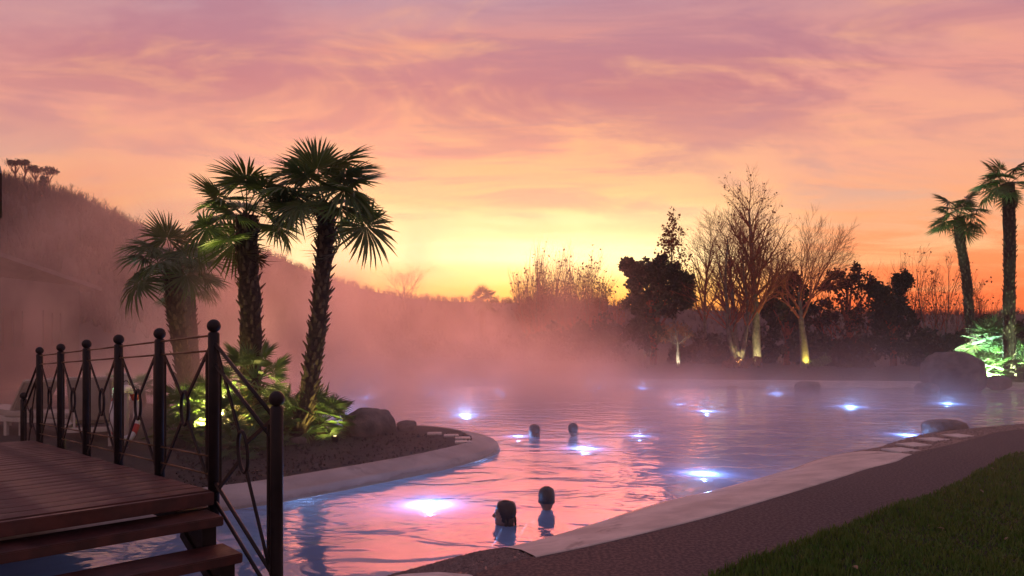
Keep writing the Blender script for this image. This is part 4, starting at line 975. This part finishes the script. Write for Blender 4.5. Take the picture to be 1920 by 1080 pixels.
# ------------------------------------------------------------------ lamps
def lamp_light(parent, kind, col, power, loc, aim=None, size=.06, spot=100, blend=.6):
    l_ = bpy.data.lights.new('lamp_glow', kind); l_.color = col; l_.energy = power; l_.shadow_soft_size = size
    if kind == 'SPOT': l_.spot_size = radians(spot); l_.spot_blend = blend
    o = bpy.data.objects.new('lamp_glow', l_); COL.objects.link(o); o.parent = parent; o.location = loc
    if aim is not None: o.rotation_euler = (-Vector(aim)).to_track_quat('Z', 'Y').to_euler()
    return o
hm_ = MB(); hm_.lathe((0, 0, 0), [(.14, -.05), (.15, -.02), (.15, .0), (.115, .008), (.115, -.004)], 20); hous_me = hm_.mesh('housing', M['iron'], True)
lm_ = MB(); lm_.ball((0, 0, -.012), .11, 16, 8, (1, 1, .32)); lens_me = lm_.mesh('lens', M['lens_blue'], True)
st_ = MB(); st_.lathe((0, 0, 0), [(.07, -1.25), (.05, -1.2), (.05, -.04)], 10); stem_me = st_.mesh('stem', M['pool'], True)
LB = (.30, .48, 1.0)
POOL = [(805, 946, 46, 'large bright pool light nearest the bridge, left of the two near bathers'), (1320, 888, 34, 'wide bright pool light nearest the pale kerb'), (1096, 841, 26, 'pool light just in front of the far pair of bathers'), (872, 779, 30, 'bright pool light beyond the boulder on the palm bed'),
        (1703, 816, 26, 'pool light beside the smooth rock on the near edge'), (1325, 771, 24, 'pool light in the middle distance, right of the far bathers'), (1595, 763, 34, 'bright pool light in the right half of the pool'), (1778, 757, 34, 'rightmost bright pool light in front of the big boulder'),
        (1455, 738, 14, 'pool light near the low dark rock at the far edge'), (1272, 758, 10, 'small pool light left of the middle distance one'), (1205, 728, 12, 'small far pool light below the white-trunked tree'), (1118, 729, 10, 'tiny far pool light in the mist left of that below the white-trunked tree'),
        (939, 738, 8, 'tiny far pool light in the mist beyond the brightest far one'), (812, 739, 8, 'tiny far pool light in thick mist left of the bright far one'), (890, 716, 6, 'faintest far pool light in the mist'), (972, 818, 8, 'thin pool light just left of the far bathers'), (690, 746, 14, 'pool light in the mist behind the boulder and fan palm'), (1198, 817, 8, 'thin pool light between the far bathers and the wide bright one'), (655, 790, 14, 'pool light peeping past the left side of the boulder')]
for px, py, pw, lab in POOL:
    p = U(px, py, wz); big = pw > 12
    t = empty('pool_light', (p.x, p.y, wz - .09), 0, lab, 'pool light', 'underwater pool lights')
    sc = 1.0 if big else .6
    for nm, me in (('housing', hous_me), ('lens', lens_me), ('stem', stem_me)):
        o = link(nm, me, t)
        if nm != 'stem': o.scale = (sc,) * 3
    lamp_light(t, 'POINT', LB, pw * (3.2 if p.y < 16 else 5.0), (0, 0, .04), size=.02)
gb = MB(); gb.lathe((0, 0, 0), [(.02, -.12), (.02, .02), (.05, .03), (.06, .13), (.05, .135), (.048, .12)], 12); gbody = gb.mesh('lamp_body', M['iron'], True)
gl_ = MB(); gl_.ball((0, 0, .118), .045, 12, 6, (1, 1, .3)); glens = {k: gl_.mesh('lens', M[k], True) for k in ('lens_warm', 'lens_cool')}
def uplight(base, aim, col, power, label, lens='lens_warm', spot=95, group='garden uplights'):
    t = empty('garden_uplight', base, 0, label, 'spotlight', group)
    link('lamp_body', gbody, t); link('lens', glens[lens], t)
    lamp_light(t, 'SPOT', col, power, (0, 0, .16), aim, .04, spot)
YG = (1.0, .84, .22); WG = (.62, 1.0, .55); CG = (.55, 1.0, .85)
uplight(at(404, 13.3), (.22, -.10, 1), YG, 3200, 'warm uplight left of the thick palm, aimed at its crown', spot=60)
uplight(at(628, 11.7), (-.5, .55, .55), YG, 32, 'warm uplight at the kerb right of the leaning palm', spot=120)
uplight(at(470, 11.35), (0, .25, 1), YG, 330, 'warm uplight at the foot of the thick palm', spot=80)
uplight(at(512, 12.3), (-.5, .1, .8), YG, 170, 'warm uplight between the thick palm and the leaning palm', spot=130)
uplight(at(560, 12.9), (.1, -.2, 1), YG, 170, 'warm uplight behind the leaning palm', spot=120)
uplight(at(378, 12.4), (-.5, .93, 1), YG, 900, 'warm uplight in front of the shorter palm', spot=100)
uplight(at(415, 12.0), (.3, -.1, 1), YG, 110, 'warm uplight behind the tallest railing post', spot=130)
uplight(at(1515, 38.5), (-.05, .45, 1), (1.0, .82, .12), 240, 'yellow uplight at the foot of the spreading bare tree', spot=90)
uplight(at(1386, 38.6), (0, .6, 1), (1.0, .86, .35), 190, 'yellow uplight at the foot of the many-stemmed tree', spot=90)
uplight(at(1422, 39.3), (0, .6, 1), (1.0, .88, .4), 190, 'yellow uplight at the foot of the tallest tree', spot=90)
uplight(at(1272, 38.5), (0, .6, 1), (1.0, .95, .75), 130, 'white uplight at the foot of the small white-trunked tree', 'lens_cool', spot=100)
uplight(at(1858, 25.9), (.25, .5, .8), WG, 1500, 'green-white uplight beside the big boulder', 'lens_cool', 120)
uplight(at(1866, 28.6), (-.05, .3, 1), CG, 1800, 'cool uplight in front of the white-lit fan palm', 'lens_cool', 120)
uplight(at(1820, 29.2), (-.05, .45, 1), (.9, 1.0, .85), 1200, 'white uplight at the foot of the leaning right palm', 'lens_cool', 85)
uplight(at(1912, 27.6), (.1, .3, 1), WG, 700, 'green-white uplight at the right edge', 'lens_cool', 120)
uplight(at(215, 16.0), (0, .3, 1), CG, 90, 'cool uplight among the small plants behind the railing', 'lens_cool', 120)
# small lit things under the big trees
d = 39.0
bare_tree(at(1272, d), grow(R(131), (0, 0, 0), 1.9, .13, 3, (1.1, .6, .5), (.5, .5, .5), (9, 5, 3), (.55, .2, .2), .05, (.02, .02, .03, .03)), 'small white-trunked tree with a flat leafy top, lit by a spotlight', 420, .13, twig='bark', seed=131, name='small_tree')
for px, d, sd, n_, h_, lab in [(1214, 39, 141, 7, 1.0, 'small clump of pale lit stems left of the white-trunked tree'), (1003, 36, 147, 9, 1.3, 'faint clump of pale lit stems deep in the mist'), (766, 34, 151, 3, 1.2, 'faint single pale stems in the mist right of the leaning palm')]:
    segs = []
    for k in range(n_): segs += grow(R(sd + k), (.1 * (k - n_ / 2), 0, 0), h_ * R(sd + k).uniform(.7, 1.1), .03, 1, (.3,), (.4,), (3,), (.4,), .07, (.03, .05), lean=((k - n_ / 2) * .12, 0))
    bare_tree(at(px, d), segs, lab, twig='bark', seed=sd, name='pale_stems', cat='shrub', group='pale lit stems')
    uplight(at(px, d - .8), (0, .5, 1), (1, .95, .8), 60, 'small white uplight at the ' + ('faint single pale stems' if n_ == 3 else 'faint pale stem clump in the mist' if n_ == 9 else 'pale stems left of the white-trunked tree'), 'lens_cool', 80)
for px, d, sd, col, lab in [(1408, 38.4, 161, 'leafdry', 'small yellow-lit leafy shrub between the two lit trunks'), (1372, 38.6, 163, 'leafdry', 'little leafy shrub at the foot of the many-stemmed tree'), (1538, 38.6, 165, 'fan', 'small green-lit shrub right of the yellow-lit trunk')]:
    leafy(at(px, d), [(0, .35, .5, .3), (-.3, .25, .3, .25), (.3, .45, .35, .25)], 420, .13, lab, col, seed=sd, name='small_shrub', cat='shrub', trunk=False)

# ------------------------------------------------------------------ steam over the warm water, and the evening haze
sm_ = bpy.data.materials.new('steam'); sm_.use_nodes = True; T = NT(sm_.node_tree); sm_.node_tree.nodes.clear()
g = T.n('ShaderNodeTexCoord').outputs['Object']; sp_ = T.n('ShaderNodeSeparateXYZ'); T.l(g, sp_.inputs[0]); X, Y, Z = sp_.outputs
h = T.m('MAXIMUM', T.m('SUBTRACT', Z, wz), 0.0)
warp = T.n('ShaderNodeMapping'); T.l(g, warp.inputs[0]); warp.inputs['Scale'].default_value = (1, 1, .8); warp.inputs['Rotation'].default_value = (0, .35, 0)
nz = T.noise(warp.outputs[0], .40, 4, .58, .5)
wisp = T.mr(nz, .41, .62, .02, 1.0)
Hs = T.mr(X, -8.0, 6.0, 3.9, .8)
fall = T.m('POWER', 2.71828, T.m('MULTIPLY', T.m('DIVIDE', h, Hs), -1.0))
side = T.mr(X, -1.0, 7.5, 1.0, .10)
leftfade = T.mr(T.m('ADD', X, T.m('MULTIPLY', T.m('SUBTRACT', nz, .5), 6.0)), -13.2, -8.0)
dep = T.m('MULTIPLY', T.mr(Y, 8.0, 13.0), T.mr(Y, 31.0, 25.0)); dep2 = T.m('MULTIPLY', T.mr(Y, 12.2, 15.5), T.mr(Y, 31.0, 25.0))
topf = T.mr(Z, 9.3, 6.0)
plume = T.m('MULTIPLY', T.m('MULTIPLY', T.m('MULTIPLY', wisp, fall), T.m('MULTIPLY', side, dep2)), T.m('MULTIPLY', leftfade, topf))
low = T.m('MULTIPLY', T.m('MULTIPLY', T.m('POWER', 2.71828, T.m('MULTIPLY', h, -2.0)), T.mr(Y, 4.5, 10.0)), T.m('MULTIPLY', T.mr(nz, .34, .66, .25, 1.0), T.m('MULTIPLY', T.mr(Y, 30.0, 25.5), T.m('MULTIPLY', T.mr(Y, 8.5, 17.0, .35, 1.0), T.mr(X, 2.0, 11.0, 1.0, .42)))))
den = T.m('ADD', T.m('MULTIPLY', plume, .38), T.m('MULTIPLY', low, .27))
pv_ = T.n('ShaderNodeVolumePrincipled'); pv_.inputs['Color'].default_value = (.97, .95, .96, 1); pv_.inputs['Anisotropy'].default_value = .75; T.l(den, pv_.inputs['Density'])
T.l(pv_.outputs[0], T.n('ShaderNodeOutputMaterial').inputs['Volume'])
mb = MB(); mb.box((-4.0, 18.5, 4.5), (37, 26, 9.6)); o = mb.build('steam', sm_); tag(o, kind='stuff')
hz = bpy.data.materials.new('haze'); hz.use_nodes = True; T = NT(hz.node_tree); hz.node_tree.nodes.clear()
pv_ = T.n('ShaderNodeVolumePrincipled'); pv_.inputs['Color'].default_value = (.95, .90, .90, 1); pv_.inputs['Anisotropy'].default_value = .35; pv_.inputs['Density'].default_value = .0006
T.l(pv_.outputs[0], T.n('ShaderNodeOutputMaterial').inputs['Volume'])
mb = MB(); mb.box((0, 82, 13.5), (420, 290, 33)); o = mb.build('haze', hz); tag(o, kind='stuff')
